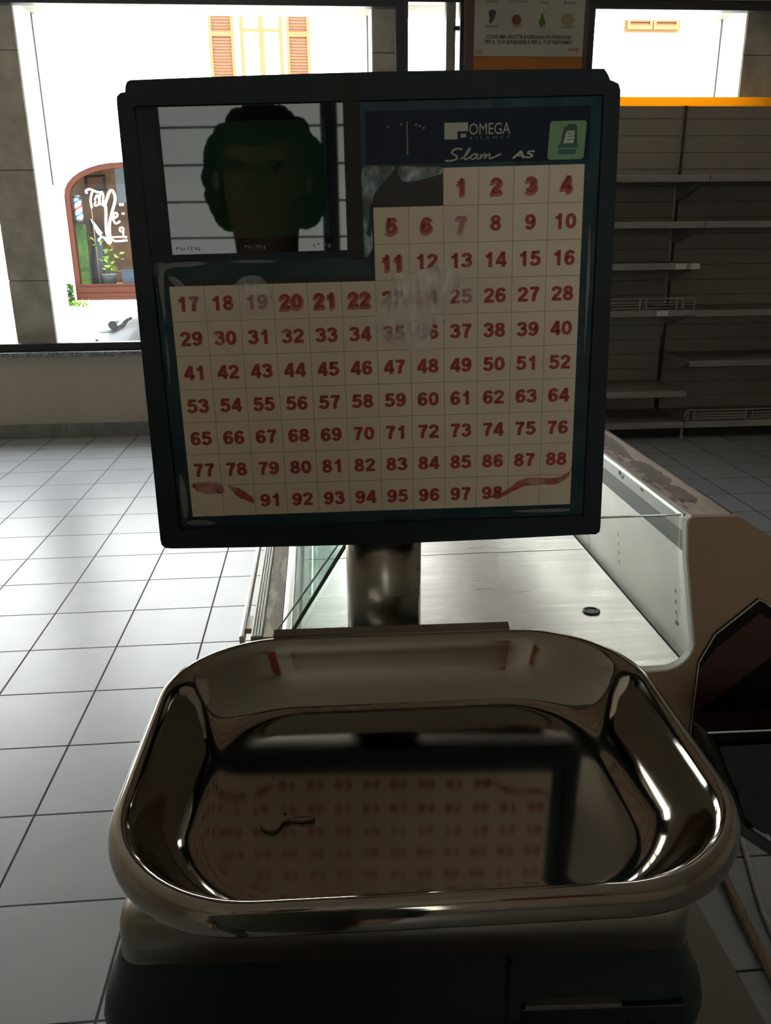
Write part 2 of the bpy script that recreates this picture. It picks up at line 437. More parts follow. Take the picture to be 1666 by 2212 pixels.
def struct(name, bm, mats, parent=None, **kw):
    o = obj(name, bm, mats, parent, **kw)
    if parent is None: o['kind'] = 'structure'
    return o

B = bmesh.new

_txt = bpy.data.curves.new('text_source', 'FONT')
_txo = bpy.data.objects.new('text_source', _txt); COL.objects.link(_txo)
def text(bm, s, x0, x1, z0, z1, y, mi=0, bold=0.0, shear=0.0, fit=True):
    """letters in the x,z plane at depth y (read from -y), fitted to the box x0..x1, z0..z1"""
    _txt.body = s; _txt.size = 1.0; _txt.offset = bold; _txt.shear = shear; _txt.resolution_u = 3
    bpy.context.view_layer.update()
    dg = bpy.context.evaluated_depsgraph_get()
    ev = _txo.evaluated_get(dg); me = ev.to_mesh()
    xs = [v.co.x for v in me.vertices]; ys = [v.co.y for v in me.vertices]
    ax, bx, ay, by = min(xs), max(xs), min(ys), max(ys)
    sx = (x1 - x0) / (bx - ax); sz = (z1 - z0) / (by - ay)
    vs = [bm.verts.new((x0 + (v.co.x - ax) * sx, y, z0 + (v.co.y - ay) * sz)) for v in me.vertices]
    for p in me.polygons:
        try:
            f = bm.faces.new([vs[i] for i in p.vertices]); f.material_index = mi
        except ValueError: pass
    ev.to_mesh_clear()

def quad(bm, x0, z0, x1, z1, y, mi=0):
    f = bm.faces.new([bm.verts.new(c) for c in ((x0, y, z0), (x1, y, z0), (x1, y, z1), (x0, y, z1))]); f.material_index = mi
    return f

def poly(bm, pts, y, mi=0):
    f = bm.faces.new([bm.verts.new((p[0], y, p[1])) for p in pts]); f.material_index = mi
    return f

# ================================================================== THE ROOM
WY = 6.69                                   # inner face of the window wall
X0, X1, YB, ZC = -5.0, 6.0, -4.0, 3.45

bm = B(); box(bm, (X0, YB, -0.1), (X1, WY, 0)); struct('floor', bm, M['floor'])
bm = B(); box(bm, (X0, YB, ZC), (X1, WY + 0.5, ZC + 0.15)); struct('ceiling', bm, M['ceiling'])
bm = B(); box(bm, (X0 - 0.15, YB, 0), (X0, WY, ZC)); struct('wall_left', bm, M['cream'])
bm = B(); box(bm, (X1, YB, 0), (X1 + 0.15, WY, ZC)); struct('wall_right', bm, M['rear'])

# window wall: parapet, lintel, pier
bm = B()
box(bm, (X0, WY, 0), (X1, WY + 0.18, 0.655))
box(bm, (X0, WY, 3.15), (X1, WY + 0.3, ZC))
box(bm, (1.13, WY, 0.655), (2.04, WY + 0.16, 3.15))
box(bm, (4.6, WY, 0.655), (X1, WY + 0.18, 3.15))
struct('wall_front', bm, M['cream'])
bm = B(); box(bm, (X0, WY - 0.05, 0.655), (1.13, WY + 0.12, 0.69), bev=0.004); box(bm, (2.04, WY - 0.05, 0.655), (4.6, WY + 0.12, 0.69), bev=0.004)
struct('trim_1', bm, M['granite'])
bm = B()
x = X0
while x < X1:
    box(bm, (x + 0.0015, WY - 0.012, 0), (min(x + 0.2085, X1), WY - 0.001, 0.115), 0); x += 0.21
box(bm, (X0, WY - 0.004, 0), (X1, WY, 0.112), 1)
struct('baseboard_front', bm, [M['skirt'], M['grout']])

def window(name, xa, xb, za, zb, y, fw, mats, stiles=(), bars=()):
    bm = B(); d0, d1 = y + 0.02, y + 0.10
    box(bm, (xa, d0, za), (xa + fw, d1, zb), bev=0.004); box(bm, (xb - fw, d0, za), (xb, d1, zb), bev=0.004)
    box(bm, (xa + fw, d0, za), (xb - fw, d1, za + fw), bev=0.004); box(bm, (xa + fw, d0, zb - fw), (xb - fw, d1, zb), bev=0.004)
    for s, w in stiles: box(bm, (s, d0, za + fw), (s + w, d1, zb - fw), bev=0.004)
    for s, w in bars: box(bm, (xa + fw, d0 + 0.02, s), (xb - fw, d1 - 0.02, s + w))
    o = struct(name, bm, mats)
    bm = B(); box(bm, (xa + fw, y + 0.055, za + fw), (xb - fw, y + 0.061, zb - fw)); obj('pane', bm, M['pane'], o)
    return o

window('window_1', X0, 0.69, 0.69, 3.15, WY, 0.062, M['frame'])
w2 = window('window_2', 0.69, 1.13, 0.69, 3.15, WY, 0.03, [M['frame']])
bm = B(); box(bm, (0.998, WY + 0.012, 0.72), (1.066, WY + 0.105, 3.12), bev=0.004); obj('stile', bm, M['greyframe'], w2, label='grey metal stile')
bm = B(); box(bm, (1.05, WY - 0.01, 2.935), (1.094, WY + 0.03, 2.965), bev=0.004); obj('catch', bm, M['frame'], w2)
window('window_3', 2.04, 4.6, 0.69, 3.15, WY, 0.062, M['frame'])
portal((-2.15, WY + 0.2, 1.92), (pi / 2, 0, pi), 5.6, 2.4)
portal((3.3, WY + 0.2, 1.92), (pi / 2, 0, pi), 2.5, 2.4)

# rear wall with a shop window behind the photographer
RX0, RX1, RZ0, RZ1 = -1.62, 0.45, 1.0, 2.7
bm = B()
box(bm, (X0, YB - 0.15, 0), (X1, YB, RZ0)); box(bm, (X0, YB - 0.15, RZ1), (X1, YB, ZC))
box(bm, (X0, YB - 0.15, RZ0), (RX0, YB, RZ1)); box(bm, (RX1, YB - 0.15, RZ0), (X1, YB, RZ1))
struct('wall_rear', bm, M['rear'])
bm = B()
for a, b in ((RX0, RX0 + 0.07), (RX1 - 0.07, RX1), (-1.56, -1.47), (-0.46, -0.36)):
    box(bm, (a, YB - 0.10, RZ0), (b, YB - 0.02, RZ1))
for a, b in ((RZ0, RZ0 + 0.07), (RZ1 - 0.07, RZ1)):
    box(bm, (RX0 + 0.07, YB - 0.10, a), (RX1 - 0.07, YB - 0.02, b))
for k in range(8):
    z = RZ0 + 0.27 + 0.215 * k
    box(bm, (RX0 + 0.07, YB - 0.07, z), (RX1 - 0.07, YB - 0.05, z + 0.012))
w4 = struct('window_4', bm, M['frame'])
bm = B(); box(bm, (RX0 + 0.07, YB - 0.064, RZ0 + 0.07), (RX1 - 0.07, YB - 0.058, RZ1 - 0.07)); obj('pane', bm, M['addedtintpane'], w4)
portal((-0.585, YB - 0.2, 1.85), (-pi / 2, 0, pi), 2.07, 1.7)

# stone piers just outside the glass, with pale reveals and a dark shutter guide
def pier(name, xa, xb, side, gz):
    bm = B(); ya, yb = WY + 0.16, WY + 0.60
    zs = [-0.1, 0.42, 1.22, 2.02, 2.82, 3.4]
    for z0, z1 in zip(zs, zs[1:]):
        box(bm, (xa, ya, z0 + 0.003), (xb, yb - 0.02, z1 - 0.003), 0)
    box(bm, (xa + 0.006, ya + 0.006, -0.1), (xb - 0.006, yb - 0.03, 3.4), 1)
    xs = xb if side > 0 else xa
    box(bm, (xs, ya + 0.01, -0.1), (xs + side * 0.006, yb, 3.4), 2)
    box(bm, (xs, yb - 0.03, gz), (xs + side * 0.018, yb + 0.012, 3.4), 3)
    return struct(name, bm, [M['stone'], M['grout'], M['white'], M['greyframe']])
k_ = (WY + 0.16) / 7.4
pier('trim_2', -2.595 * k_, -2.268 * k_, 1, 1.94)
pier('trim_3', 0.507 * k_, 0.74 * k_, -1, -0.1)
pier('trim_4', 3.597 * k_, 4.4 * k_, -1, -0.1)
bm = B(); box(bm, (X0 - 1, WY + 0.3, 3.15), (X1 + 1, WY + 0.62, 3.5)); struct('trim_5', bm, M['stone'])

bm = B(); box(bm, (-12, WY + 0.3, 3.6), (12, WY + 0.6, 9.0)); struct('wall_outer', bm, M['stone'])

# maroon pillar board with the seasonal-produce poster
bm = B(); box(bm, (1.128, WY - 0.035, 0.0), (2.035, WY - 0.002, 3.42), bev=0.003); struct('trim_6', bm, M['board'])

poster = thing('poster', 'white produce poster with orange bottom band on the pillar between the windows', 'poster', (1.6, WY - 0.04, 2.68))
py = WY - 0.038
bm = B(); box(bm, (1.193, py, 2.765), (2.002, py + 0.002, 3.42), 0); obj('sheet', bm, M['poster'], poster)
bm = B(); box(bm, (1.193, py, 2.40), (2.002, py + 0.002, 2.763), 0); obj('bottom_band', bm, M['posterorange'], poster, label='orange band')
yy = py - 0.001
def line(txt, a, b, z0, z1, name='caption', bold=0.0, shear=0.2):
    bm = B(); text(bm, txt, a, b, z0, z1, yy, bold=bold, shear=shear); obj(name, bm, M['ink'], poster)
line('CONSUMA FRUTTA E VERDURA DI STAGIONE', 1.281, 1.912, 2.878, 2.903, 'slogan_line', 0.02, 0.15)
line('PER IL TUO BENESSERE E PER IL TUO RISPARMIO', 1.272, 1.922, 2.845, 2.870, 'slogan_line', 0.02, 0.15)
for s, a, b, z in (('Finocchio', 1.272, 1.366, 3.105), ('Cima di rapa', 1.440, 1.578, 3.105), ('Carota', 1.667, 1.735, 3.103), ('Broccolo', 1.845, 1.935, 3.102),
                   ('Radicchio', 1.272, 1.366, 2.948), ('Cipolla', 1.468, 1.538, 2.948), ('Pera', 1.668, 1.715, 2.948), ('Cavolfiore', 1.825, 1.935, 2.948)):
    line(s, a, b, z, z + 0.021)
bm = B()
for k, w in enumerate((0.055, 0.05, 0.06)):
    box(bm, (1.205, yy, 2.803 - 0.012 * k), (1.205 + w, yy + 0.0005, 2.806 - 0.012 * k))
obj('small_print', bm, M['ink'], poster)
bm = B(); text(bm, 'coop', 1.895, 1.975, 2.794, 2.822, yy, bold=0.03); obj('red_logo', bm, M['coopred'], poster, label='red round lettering')
# pictures of the vegetables, printed
VEG = [M['vegdark'], M['vegred'], M['veggreen'], M['vegpale'], M['vegorange']]
def veg(polys):
    bm = B()
    for pts, mi in polys: poly(bm, pts, yy, mi)
    obj('vegetable_picture', bm, VEG, poster)
def blob(cx, cz, rx, rz, mi, wob=0.0, n=20):
    pts = []
    for k in range(n):
        a = 2 * pi * k / n; r = 1 + wob * random.uniform(-1, 1); pts.append((cx + rx * cos(a) * r, cz + rz * sin(a) * r))
    return pts, mi
veg([([(1.298, 3.055), (1.315, 3.062), (1.340, 3.060), (1.352, 3.045), (1.340, 3.012), (1.324, 2.985), (1.309, 2.972), (1.300, 2.980), (1.304, 3.01), (1.294, 3.038)], 0)])
veg([blob(1.500, 3.000, 0.034, 0.033, 1, 0.05)])
veg([([(1.684, 3.040), (1.694, 3.038), (1.702, 3.012), (1.716, 2.99), (1.712, 2.972), (1.690, 2.963), (1.668, 2.972), (1.664, 2.99), (1.676, 3.012)], 2), ([(1.688, 3.038), (1.712, 3.056), (1.710, 3.060), (1.684, 3.042)], 2)])
veg([blob(1.878, 3.004, 0.05, 0.044, 3, 0.12)])
veg([blob(1.315, 3.17, 0.025, 0.04, 3, 0.08)]); veg([blob(1.512, 3.16, 0.018, 0.035, 2, 0.15)]); veg([blob(1.888, 3.165, 0.026, 0.035, 2, 0.15)])
veg([([(1.628, 3.128), (1.636, 3.128), (1.70, 3.150), (1.76, 3.165), (1.76, 3.175), (1.70, 3.165)], 4), blob(1.735, 3.162, 0.028, 0.014, 2, 0.2)])

# ================================================================== OUTSIDE
FY = 21.5
bm = B(); box(bm, (-45, WY + 0.18, -0.2), (45, 60, -0.05)); struct('street', bm, M['street'])
house = thing('building', 'white rendered house across the street with louvred shutters and arched shopfront', 'building', (0, FY, 0))
# facade with an opening for the arched shopfront
ax0, ax1, azs, arise = -5.96, -3.15, 2.50, 0.74
acx, ahw = (ax0 + ax1) / 2, (ax1 - ax0) / 2
arch = [(ax0, 0.08)] + [(acx - ahw * cos(pi * k / 16), azs + arise * sin(pi * k / 16)) for k in range(17)] + [(ax1, 0.08)]
bm = B()
n = len(arch)
f_in = [bm.verts.new((p[0], FY, p[1])) for p in arch]; b_in = [bm.verts.new((p[0], FY + 0.35, p[1])) for p in arch]
f_out = [bm.verts.new((p[0], FY, 12.0)) for p in arch]
for i in range(n - 1):
    bm.faces.new((f_in[i], f_in[i + 1], b_in[i + 1], b_in[i]))
    if abs(arch[i][0] - arch[i + 1][0]) > 1e-6: bm.faces.new((f_in[i], f_in[i + 1], f_out[i + 1], f_out[i]))
box(bm, (-40, FY, -0.1), (ax0, FY + 0.35, 12.0)); box(bm, (ax1, FY, -0.1), (40, FY + 0.35, 12.0)); box(bm, (ax0, FY, -0.1), (ax1, FY + 0.3, 0.08))
obj('wall', bm, M['white'], house)
# first floor windows and shutters
def leaf(bm, xa, xb, za, zb):
    y0, y1 = FY - 0.06, FY - 0.015; s = 0.07
    box(bm, (xa, y0, za), (xa + s, y1, zb), 1); box(bm, (xb - s, y0, za), (xb, y1, zb), 1)
    zm = (za + zb) / 2
    for a, b in ((za, za + 0.09), (zm - 0.05, zm + 0.05), (zb - 0.09, zb)): box(bm, (xa + s, y0, a), (xb - s, y1, b), 1)
    for a, b in ((za + 0.09, zm - 0.05), (zm + 0.05, zb - 0.09)):
        k = int((b - a) / 0.06)
        for i in range(k):
            z = a + (b - a) * (i + 0.5) / k
            prism(bm, [(y0 + 0.005, z - 0.026), (y0 + 0.012, z - 0.030), (y1, z + 0.022), (y1 - 0.01, z + 0.026)], lambda p, q, d: (d, p, q), xa + s, xb - s, 0)
def house_window(xa, xb, za, zb, closed):
    bm = B()
    if not closed:
        for a, b in ((xa, xa + 0.09), (xb - 0.09, xb), ((xa + xb) / 2 - 0.06, (xa + xb) / 2 + 0.06)): box(bm, (a, FY - 0.02, za), (b, FY + 0.02, zb))
        for a, b in ((za, za + 0.1), (zb - 0.1, zb), (za + (zb - za) * 0.52, za + (zb - za) * 0.52 + 0.07)): box(bm, (xa, FY - 0.018, a), (xb, FY + 0.018, b))
        w = obj('window', bm, M['shutterlight'], house)
        bm = B(); box(bm, (xa + 0.05, FY - 0.008, za), (xb - 0.05, FY - 0.003, zb)); obj('curtain', bm, M['white'], w)
        prs = ((xa - 0.70, xa - 0.13), (xb + 0.08, xb + 0.62))
    else:
        box(bm, (xa - 0.06, FY - 0.01, za - 0.06), (xb + 0.06, FY + 0.02, zb + 0.06)); w = obj('window', bm, M['shutterlight'], house)
        m_ = (xa + xb) / 2; prs = ((xa, m_ - 0.01), (m_ + 0.01, xb))
    for a, b in prs:
        bm = B(); leaf(bm, a, b, za, zb); obj('shutter', bm, [M['shutter'], M['shutterlight']], w)
house_window(-1.58, -0.60, 4.72, 7.15, False)
house_window(7.5, 8.75, 6.1, 8.1, True)
# arched shopfront
bm = B()
inner = [(acx - (ahw - 0.12) * cos(pi * k / 16), azs - 0.02 + (arise - 0.10) * sin(pi * k / 16)) for k in range(17)]
ring_o = arch[1:-1]
y0, y1 = FY + 0.02, FY + 0.12
for A_, y in ((0, y0), (1, y1)):
    strip(bm, [(ax0 + 0.12, 0.45)] + inner + [(ax1 - 0.12, 0.45)], [(ax0, 0.45)] + ring_o + [(ax1, 0.45)], XZ, y)
iv = [bm.verts.new((p[0], y0, p[1])) for p in inner]; jv = [bm.verts.new((p[0], y1, p[1])) for p in inner]
for i in range(16): bm.faces.new((iv[i], iv[i + 1], jv[i + 1], jv[i]))
box(bm, (ax0, y0 - 0.02, 0.09), (ax1, y1, 0.45)); box(bm, (ax0 + 0.12, y0 - 0.05, 0.43), (ax1 - 0.12, y1, 0.46))
box(bm, (ax0 + 0.10, y0 - 0.045, 0.27), (ax1 - 0.1, y0, 0.29)); box(bm, (ax0 + 0.02, y0 - 0.05, 0.10), (ax1, y0, 0.14))
shop = obj('shopfront', bm, M['shopwood'], house, label='reddish brown arched shopfront frame')
bm = B(); poly(bm, [(ax0 + 0.12, 0.45)] + inner + [(ax1 - 0.12, 0.45)], FY + 0.07); obj('pane', bm, M['shoppane'], shop)
bm = B()
def stroke(pts, r):
    tube(bm, [(p.x, FY + 0.055, p.y) for p in smoothline(pts, 5)], r * 0.8, 6)
stroke([(-5.435, 2.551), (-5.443, 2.617), (-5.355, 2.648), (-5.272, 2.616), (-5.159, 2.578), (-5.061, 2.583)], 0.034)
stroke([(-5.294, 2.608), (-5.364, 2.42), (-5.355, 2.223)], 0.032)
stroke([(-5.241, 2.382), (-5.289, 2.307), (-5.244, 2.279), (-5.177, 2.344), (-5.171, 2.475), (-5.206, 2.513), (-5.27, 2.40)], 0.027)
stroke([(-5.152, 2.286), (-5.144, 2.456), (-5.090, 2.575), (-5.056, 2.50), (-5.09, 2.30), (-5.04, 2.27)], 0.028)
stroke([(-5.05, 1.45), (-5.075, 1.70), (-5.058, 1.927), (-5.028, 2.193), (-5.03, 2.306), (-4.958, 2.475), (-4.884, 2.606), (-4.817, 2.598), (-4.782, 2.428), (-4.88, 2.154), (-4.974, 1.889), (-5.01, 1.544)], 0.042)
stroke([(-4.876, 1.984), (-4.777, 2.038), (-4.78, 2.105), (-4.841, 2.097), (-4.881, 1.964), (-4.829, 1.869), (-4.722, 1.925)], 0.030)
stroke([(-4.70, 2.30), (-4.60, 2.30)], 0.04)
stroke([(-4.66, 2.09), (-4.60, 2.10)], 0.03)
stroke([(-4.69, 1.676), (-4.75, 1.70), (-4.741, 1.763), (-4.677, 1.771), (-4.666, 1.704), (-4.681, 1.579), (-4.62, 1.54)], 0.028)
stroke([(-5.291, 1.469), (-5.222, 1.555), (-5.142, 1.545), (-5.056, 1.418), (-5.0, 1.44), (-4.983, 1.525), (-4.893, 1.465), (-4.682, 1.473), (-4.6, 1.48)], 0.032)
stroke([(-4.96, 1.56), (-4.6, 1.56)], 0.026)
obj('painted_lettering', bm, M['paintwhite'], shop, label='white script painted on the shop glass')
# the shop interior room
bm = B()
box(bm, (-6.6, FY + 3.2, 0), (-2.6, FY + 3.3, 3.6)); box(bm, (-6.7, FY + 0.36, 0), (-6.6, FY + 3.3, 3.6)); box(bm, (-2.6, FY + 0.36, 0), (-2.5, FY + 3.3, 3.6))
box(bm, (-6.7, FY + 0.36, -0.1), (-2.5, FY + 3.3, 0.42)); box(bm, (-6.7, FY + 0.36, 3.6), (-2.5, FY + 3.3, 3.7))
obj('interior', bm, M['brownint'], shop, label='brown shop interior')

bp = thing('barber_pole', 'red white and blue barber pole behind the arched shop window', 'barber pole', (-5.72, FY + 0.22, 1.93))
bm = B()
for k in range(12):
    pass
seg = 24
zs = [1.975 + 0.475 * i / 24 for i in range(25)]
rings = [[bm.verts.new((-5.72 + 0.095 * cos(2 * pi * j / seg), FY + 0.22 + 0.095 * sin(2 * pi * j / seg), z)) for j in range(seg)] for z in zs]
for i in range(24):
    for j in range(seg):
        f = bm.faces.new((rings[i][j], rings[i][(j + 1) % seg], rings[i + 1][(j + 1) % seg], rings[i + 1][j])); f.smooth = True
        ph = (i * 1.0 - j * 0.66 * 24 / seg + 4) % 16
        f.material_index = 1 if 3 <= ph < 6 else (2 if 11 <= ph < 14 else 0)
obj('striped_tube', bm, [M['polewhite'], M['polered'], M['poleblue']], bp)
bm = B(); lathe(bm, [(0.04, 2.55), (0.11, 2.52), (0.115, 2.45)], (-5.72, FY + 0.22, 0)); obj('cap', bm, M['black'], bp)
bm = B(); lathe(bm, [(0.115, 1.975), (0.11, 1.93), (0.05, 1.90)], (-5.72, FY + 0.22, 0)); box(bm, (-5.86, FY + 0.2, 1.90), (-5.72, FY + 0.24, 1.94)); box(bm, (-5.86, FY + 0.12, 1.90), (-5.82, FY + 0.24, 1.94)); obj('bracket', bm, M['black'], bp)

def leaves(bm, c, n, spread, size, mi=0, up=0.5):
    for _ in range(n):
        a = random.uniform(0, 2 * pi); d = Vector((cos(a), sin(a) * 0.5, random.uniform(-0.2, up))).normalized()
        p = Vector(c) + Vector((random.uniform(-1, 1) * spread[0], random.uniform(-1, 1) * spread[1], random.uniform(-1, 1) * spread[2]))
        s = d.cross(Vector((random.uniform(-1, 1), random.uniform(-1, 1), 1))).normalized()
        L_ = size * random.uniform(0.7, 1.3); nrm = d.cross(s)
        pts = [p, p + d * L_ * 0.4 + s * L_ * 0.28 + nrm * 0.01, p + d * L_, p + d * L_ * 0.4 - s * L_ * 0.28 + nrm * 0.01]
        f = bm.faces.new([bm.verts.new(q) for q in pts]); f.material_index = mi

pl = thing('potted_plant', 'bright green leafy plant in a round grey pot behind the arched shop window', 'potted plant', (-5.17, FY + 0.3, 0.45))
bm = B(); lathe(bm, [(0.13, 0.425), (0.18, 0.66), (0.195, 0.665), (0.195, 0.695), (0.16, 0.695), (0.15, 0.64)], (-5.17, FY + 0.3, 0)); obj('pot', bm, M['potgrey'], pl)
bm = B()
for q in ((-5.06, 1.35), (-4.98, 1.15), (-5.2, 1.1), (-5.0, 0.85), (-5.45, 1.5), (-5.12, 1.25)):
    tube(bm, [(-5.17, FY + 0.3, 0.66), ((-5.17 + q[0]) / 2, FY + 0.28, 0.95), (q[0], FY + 0.27, q[1])], 0.008, 5)
obj('stem', bm, M['darkleaf'], pl)
bm = B()
for c, n in (((-5.07, FY + 0.24, 1.30), 8), ((-4.93, FY + 0.24, 1.12), 9), ((-5.2, FY + 0.24, 1.05), 8), ((-5.04, FY + 0.24, 0.85), 12), ((-5.17, FY + 0.24, 0.9), 6), ((-5.45, FY + 0.26, 1.48), 5), ((-5.3, FY + 0.24, 1.45), 5)):
    leaves(bm, c, n, (0.07, 0.04, 0.09), 0.13)
obj('foliage', bm, M['leaf'], pl)
pt = obj('flowerpot', (lambda b_: (box(b_, (-4.84, FY + 0.14, 0.42), (-4.42, FY + 0.34, 0.76), bev=0.02), box(b_, (-4.86, FY + 0.13, 0.74), (-4.40, FY + 0.35, 0.79), bev=0.01), b_)[2])(B()), M['potblue'])
tag(pt, 'slate rectangular planter on the shop window ledge, right of the leafy plant', 'flowerpot')
pf = thing('picture_frame', 'dark wooden framed picture hanging on the brown wall inside the shop', 'picture', (-5.6, FY + 3.18, 2.9))
kx = (FY + 3.15) / FY
def far(x, z, k=kx): return x * k, CAM_H + (z - CAM_H) * k
a = far(-5.44, 2.60); b = far(-4.95, 2.96)
bm = B(); box(bm, (a[0], FY + 3.15, a[1]), (b[0], FY + 3.2, b[1]), 0); obj('frame', bm, M['black'], pf)
bm = B(); box(bm, (a[0] + 0.08, FY + 3.14, a[1] + 0.06), (b[0] - 0.08, FY + 3.15, b[1] - 0.06), 0); obj('picture', bm, M['shutterlight'], pf)
bm = B(); tube(bm, [(-5.45, FY + 0.4, 0.42), (-5.455, FY + 0.4, 2.3)], 0.012, 6); tag(obj('curtain_rod', bm, M['shutterlight']), 'thin wooden rod standing behind the shop glass left of the plant', 'rod')
bm = B(); a = far(-5.42, 0.72, 1.04); b = far(-5.2, 1.97, 1.04)
loft(bm, [[(x_ + ox, FY + 0.9 + dy, z_) for x_, dy in ((-0.14 * s, 0), (0.14 * s, -0.05), (0.14 * s, 0.15), (-0.14 * s, 0.15))] for z_, s, ox in ((0.42, 1, -5.62), (0.9, 1.05, -5.6), (1.5, 1.0, -5.52), (1.8, 0.7, -5.56), (1.98, 0.35, -5.62))])
co = thing('hanging_gown', 'dark blue and white barber gown hanging inside the shop behind the script lettering', 'gown', (-5.6, FY + 0.9, 0.42))
obj('gown_body', bm, M['potblue'], co)
bm = B(); prism(bm, [(-5.62, 2.0), (-5.56, 1.96), (-5.36, 1.66), (-5.42, 1.58), (-5.5, 1.66)], XZ, FY + 0.83, FY + 0.85); obj('white_lapel', bm, M['paintwhite'], co, label='white lapel')
bm = B(); box(bm, (-5.92, FY + 0.5, 0.42), (-5.68, FY + 0.56, 1.86)); tag(obj('green_screen', bm, M['darkleaf']), 'dark green leafy screen beneath the barber pole', 'screen')
bm = B(); box(bm, (-4.85, FY + 0.6, 2.36), (-4.5, FY + 0.64, 3.16)); tag(obj('blind', bm, M['potgrey']), 'grey blind hanging at the right of the shop window', 'blind')

bush = obj('bush', (lambda b_: (leaves(b_, (-6.06, FY - 0.14, 0.22), 520, (0.06, 0.05, 0.26), 0.07), b_)[1])(B()), M['bushgreen'])
tag(bush, 'small dark green clipped bush against the house left of the shopfront', 'bush')
bm = B(); leaves(bm, (-5.74, FY - 0.45, 0.03), 200, (0.2, 0.10, 0.07), 0.06, 0); fl = obj('flowering_plant', bm, M['leaf'])
tag(fl, 'low pale green flowering plant on the ground before the shopfront', 'plant')

# parked car, nose to the left
car = thing('car', 'silver car parked in the street beyond the left window', 'car', (-0.5, 10.6, -0.05))
def car_ring(x, zb, zt, hw, tumble):
    return [(x, 10.6 + s * w, z) for s, w, z in ((-1, hw * 0.92, zb), (-1, hw, zb + 0.15), (-1, hw, (zb + zt) / 2), (-1, hw * 0.96, zt - 0.06), (-1, hw * tumble, zt),
            (1, hw * tumble, zt), (1, hw * 0.96, zt - 0.06), (1, hw, (zb + zt) / 2), (1, hw, zb + 0.15), (1, hw * 0.92, zb))]
bm = B()
loft(bm, [car_ring(*r) for r in ((-2.62, 0.20, 0.46, 0.50, 0.6), (-2.56, 0.15, 0.55, 0.66, 0.7), (-2.40, 0.12, 0.62, 0.78, 0.8), (-2.0, 0.10, 0.74, 0.84, 0.84), (-1.4, 0.10, 0.86, 0.87, 0.86), (-1.25, 0.10, 0.88, 0.87, 0.88),
      (0.9, 0.10, 0.92, 0.87, 0.88), (1.3, 0.12, 0.90, 0.85, 0.85), (1.55, 0.16, 0.80, 0.78, 0.8), (1.62, 0.22, 0.60, 0.66, 0.7))])
body = obj('body', bm, M['carpaint'], car)
bm = B()
loft(bm, [[(x_, 10.6 + s * w, z_) for s, w, z_ in ((-1, wb, zb), (-1, wt, zt), (1, wt, zt), (1, wb, zb))] for x_, wb, zb, wt, zt in
     ((-1.35, 0.74, 0.86, 0.7, 0.87), (-0.65, 0.78, 0.88, 0.62, 1.36), (0.3, 0.79, 0.9, 0.62, 1.44), (1.0, 0.78, 0.9, 0.60, 1.36), (1.45, 0.74, 0.86, 0.68, 0.88))], smooth=False)
obj('cabin', bm, M['carglass'], car, label='dark glazed cabin')
bm = B(); loft(bm, [[(x_, 10.6 + s * w, z_) for s, w, z_ in ((-1, 0.61, z - 0.015), (-1, 0.56, z + 0.02), (1, 0.56, z + 0.02), (1, 0.61, z - 0.015))] for x_, z in ((-0.66, 1.37), (0.3, 1.455), (1.0, 1.375))] if False else
     [[(x_, 10.6 + s * w, z + dz) for s, w, dz in ((-1, 0.62, -0.02), (-1, 0.56, 0.02), (1, 0.56, 0.02), (1, 0.62, -0.02))] for x_, z in ((-0.66, 1.37), (0.3, 1.455), (1.0, 1.375))]); obj('roof', bm, M['carpaint'], car)
def flank(x):
    K = ((-2.62, 0.50), (-2.56, 0.66), (-2.40, 0.78), (-2.0, 0.84), (-1.4, 0.87))
    for (xa, ya), (xb, yb_) in zip(K, K[1:]):
        if x <= xb: return ya + (yb_ - ya) * max(0, (x - xa) / (xb - xa))
    return 0.87
for s in (-1, 1):
    y_ = 10.6 + s * 0.845
    pts = [(-2.56, 0.50), (-2.50, 0.565), (-2.36, 0.62), (-2.20, 0.655), (-2.30, 0.575), (-2.42, 0.52)]
    bm = B(); prism(bm, pts, lambda p, q, d: (p, 10.6 + s * (flank(p) * (1 - 0.35 * max(0, q - 0.47)) + d), q), -0.06, 0.006); hl = obj('headlight', bm, M['lampglass'], car)
    bm = B(); lathe(bm, [(0.045, -0.02), (0.05, 0.02)], (0, 0, 0), 14)
    obj('lens', bm, M['black'], hl, xf=Matrix.Translation((-2.36, 10.6 + s * 0.765, 0.585)) @ Matrix.Rotation(pi / 2, 4, 'X'))
    bm = B(); prism(bm, [(-2.58, 0.49), (-2.40, 0.505), (-2.25, 0.56), (-2.14, 0.665), (-2.16, 0.675), (-2.29, 0.57), (-2.42, 0.525), (-2.57, 0.505)], lambda p, q, d: (p, 10.6 + s * (flank(p) * (1 - 0.35 * max(0, q - 0.47)) + d), q), -0.06, 0.012); obj('lamp_trim', bm, M['black'], car)
    for wx in (-1.75, 0.95):
        bm = B(); lathe(bm, [(0.20, -0.09), (0.30, -0.10), (0.315, -0.06), (0.315, 0.06), (0.30, 0.10), (0.20, 0.09)], (0, 0, 0), 28)
        wh = obj('wheel', bm, M['tyre'], car, xf=Matrix.Translation((wx, 10.6 + s * 0.80, 0.265)) @ Matrix.Rotation(pi / 2, 4, 'X'))
        bm = B(); lathe(bm, [(0.05, -0.105), (0.20, -0.095), (0.20, 0.095), (0.05, 0.105)], (0, 0, 0), 20)
        obj('hubcap', bm, M['aludull'], wh, xf=Matrix.Translation((wx, 10.6 + s * 0.805, 0.265)) @ Matrix.Rotation(pi / 2, 4, 'X'))
bm = B(); box(bm, (-2.66, 10.1, 0.30), (-2.52, 11.1, 0.40), bev=0.02); obj('grille', bm, M['black'], car)

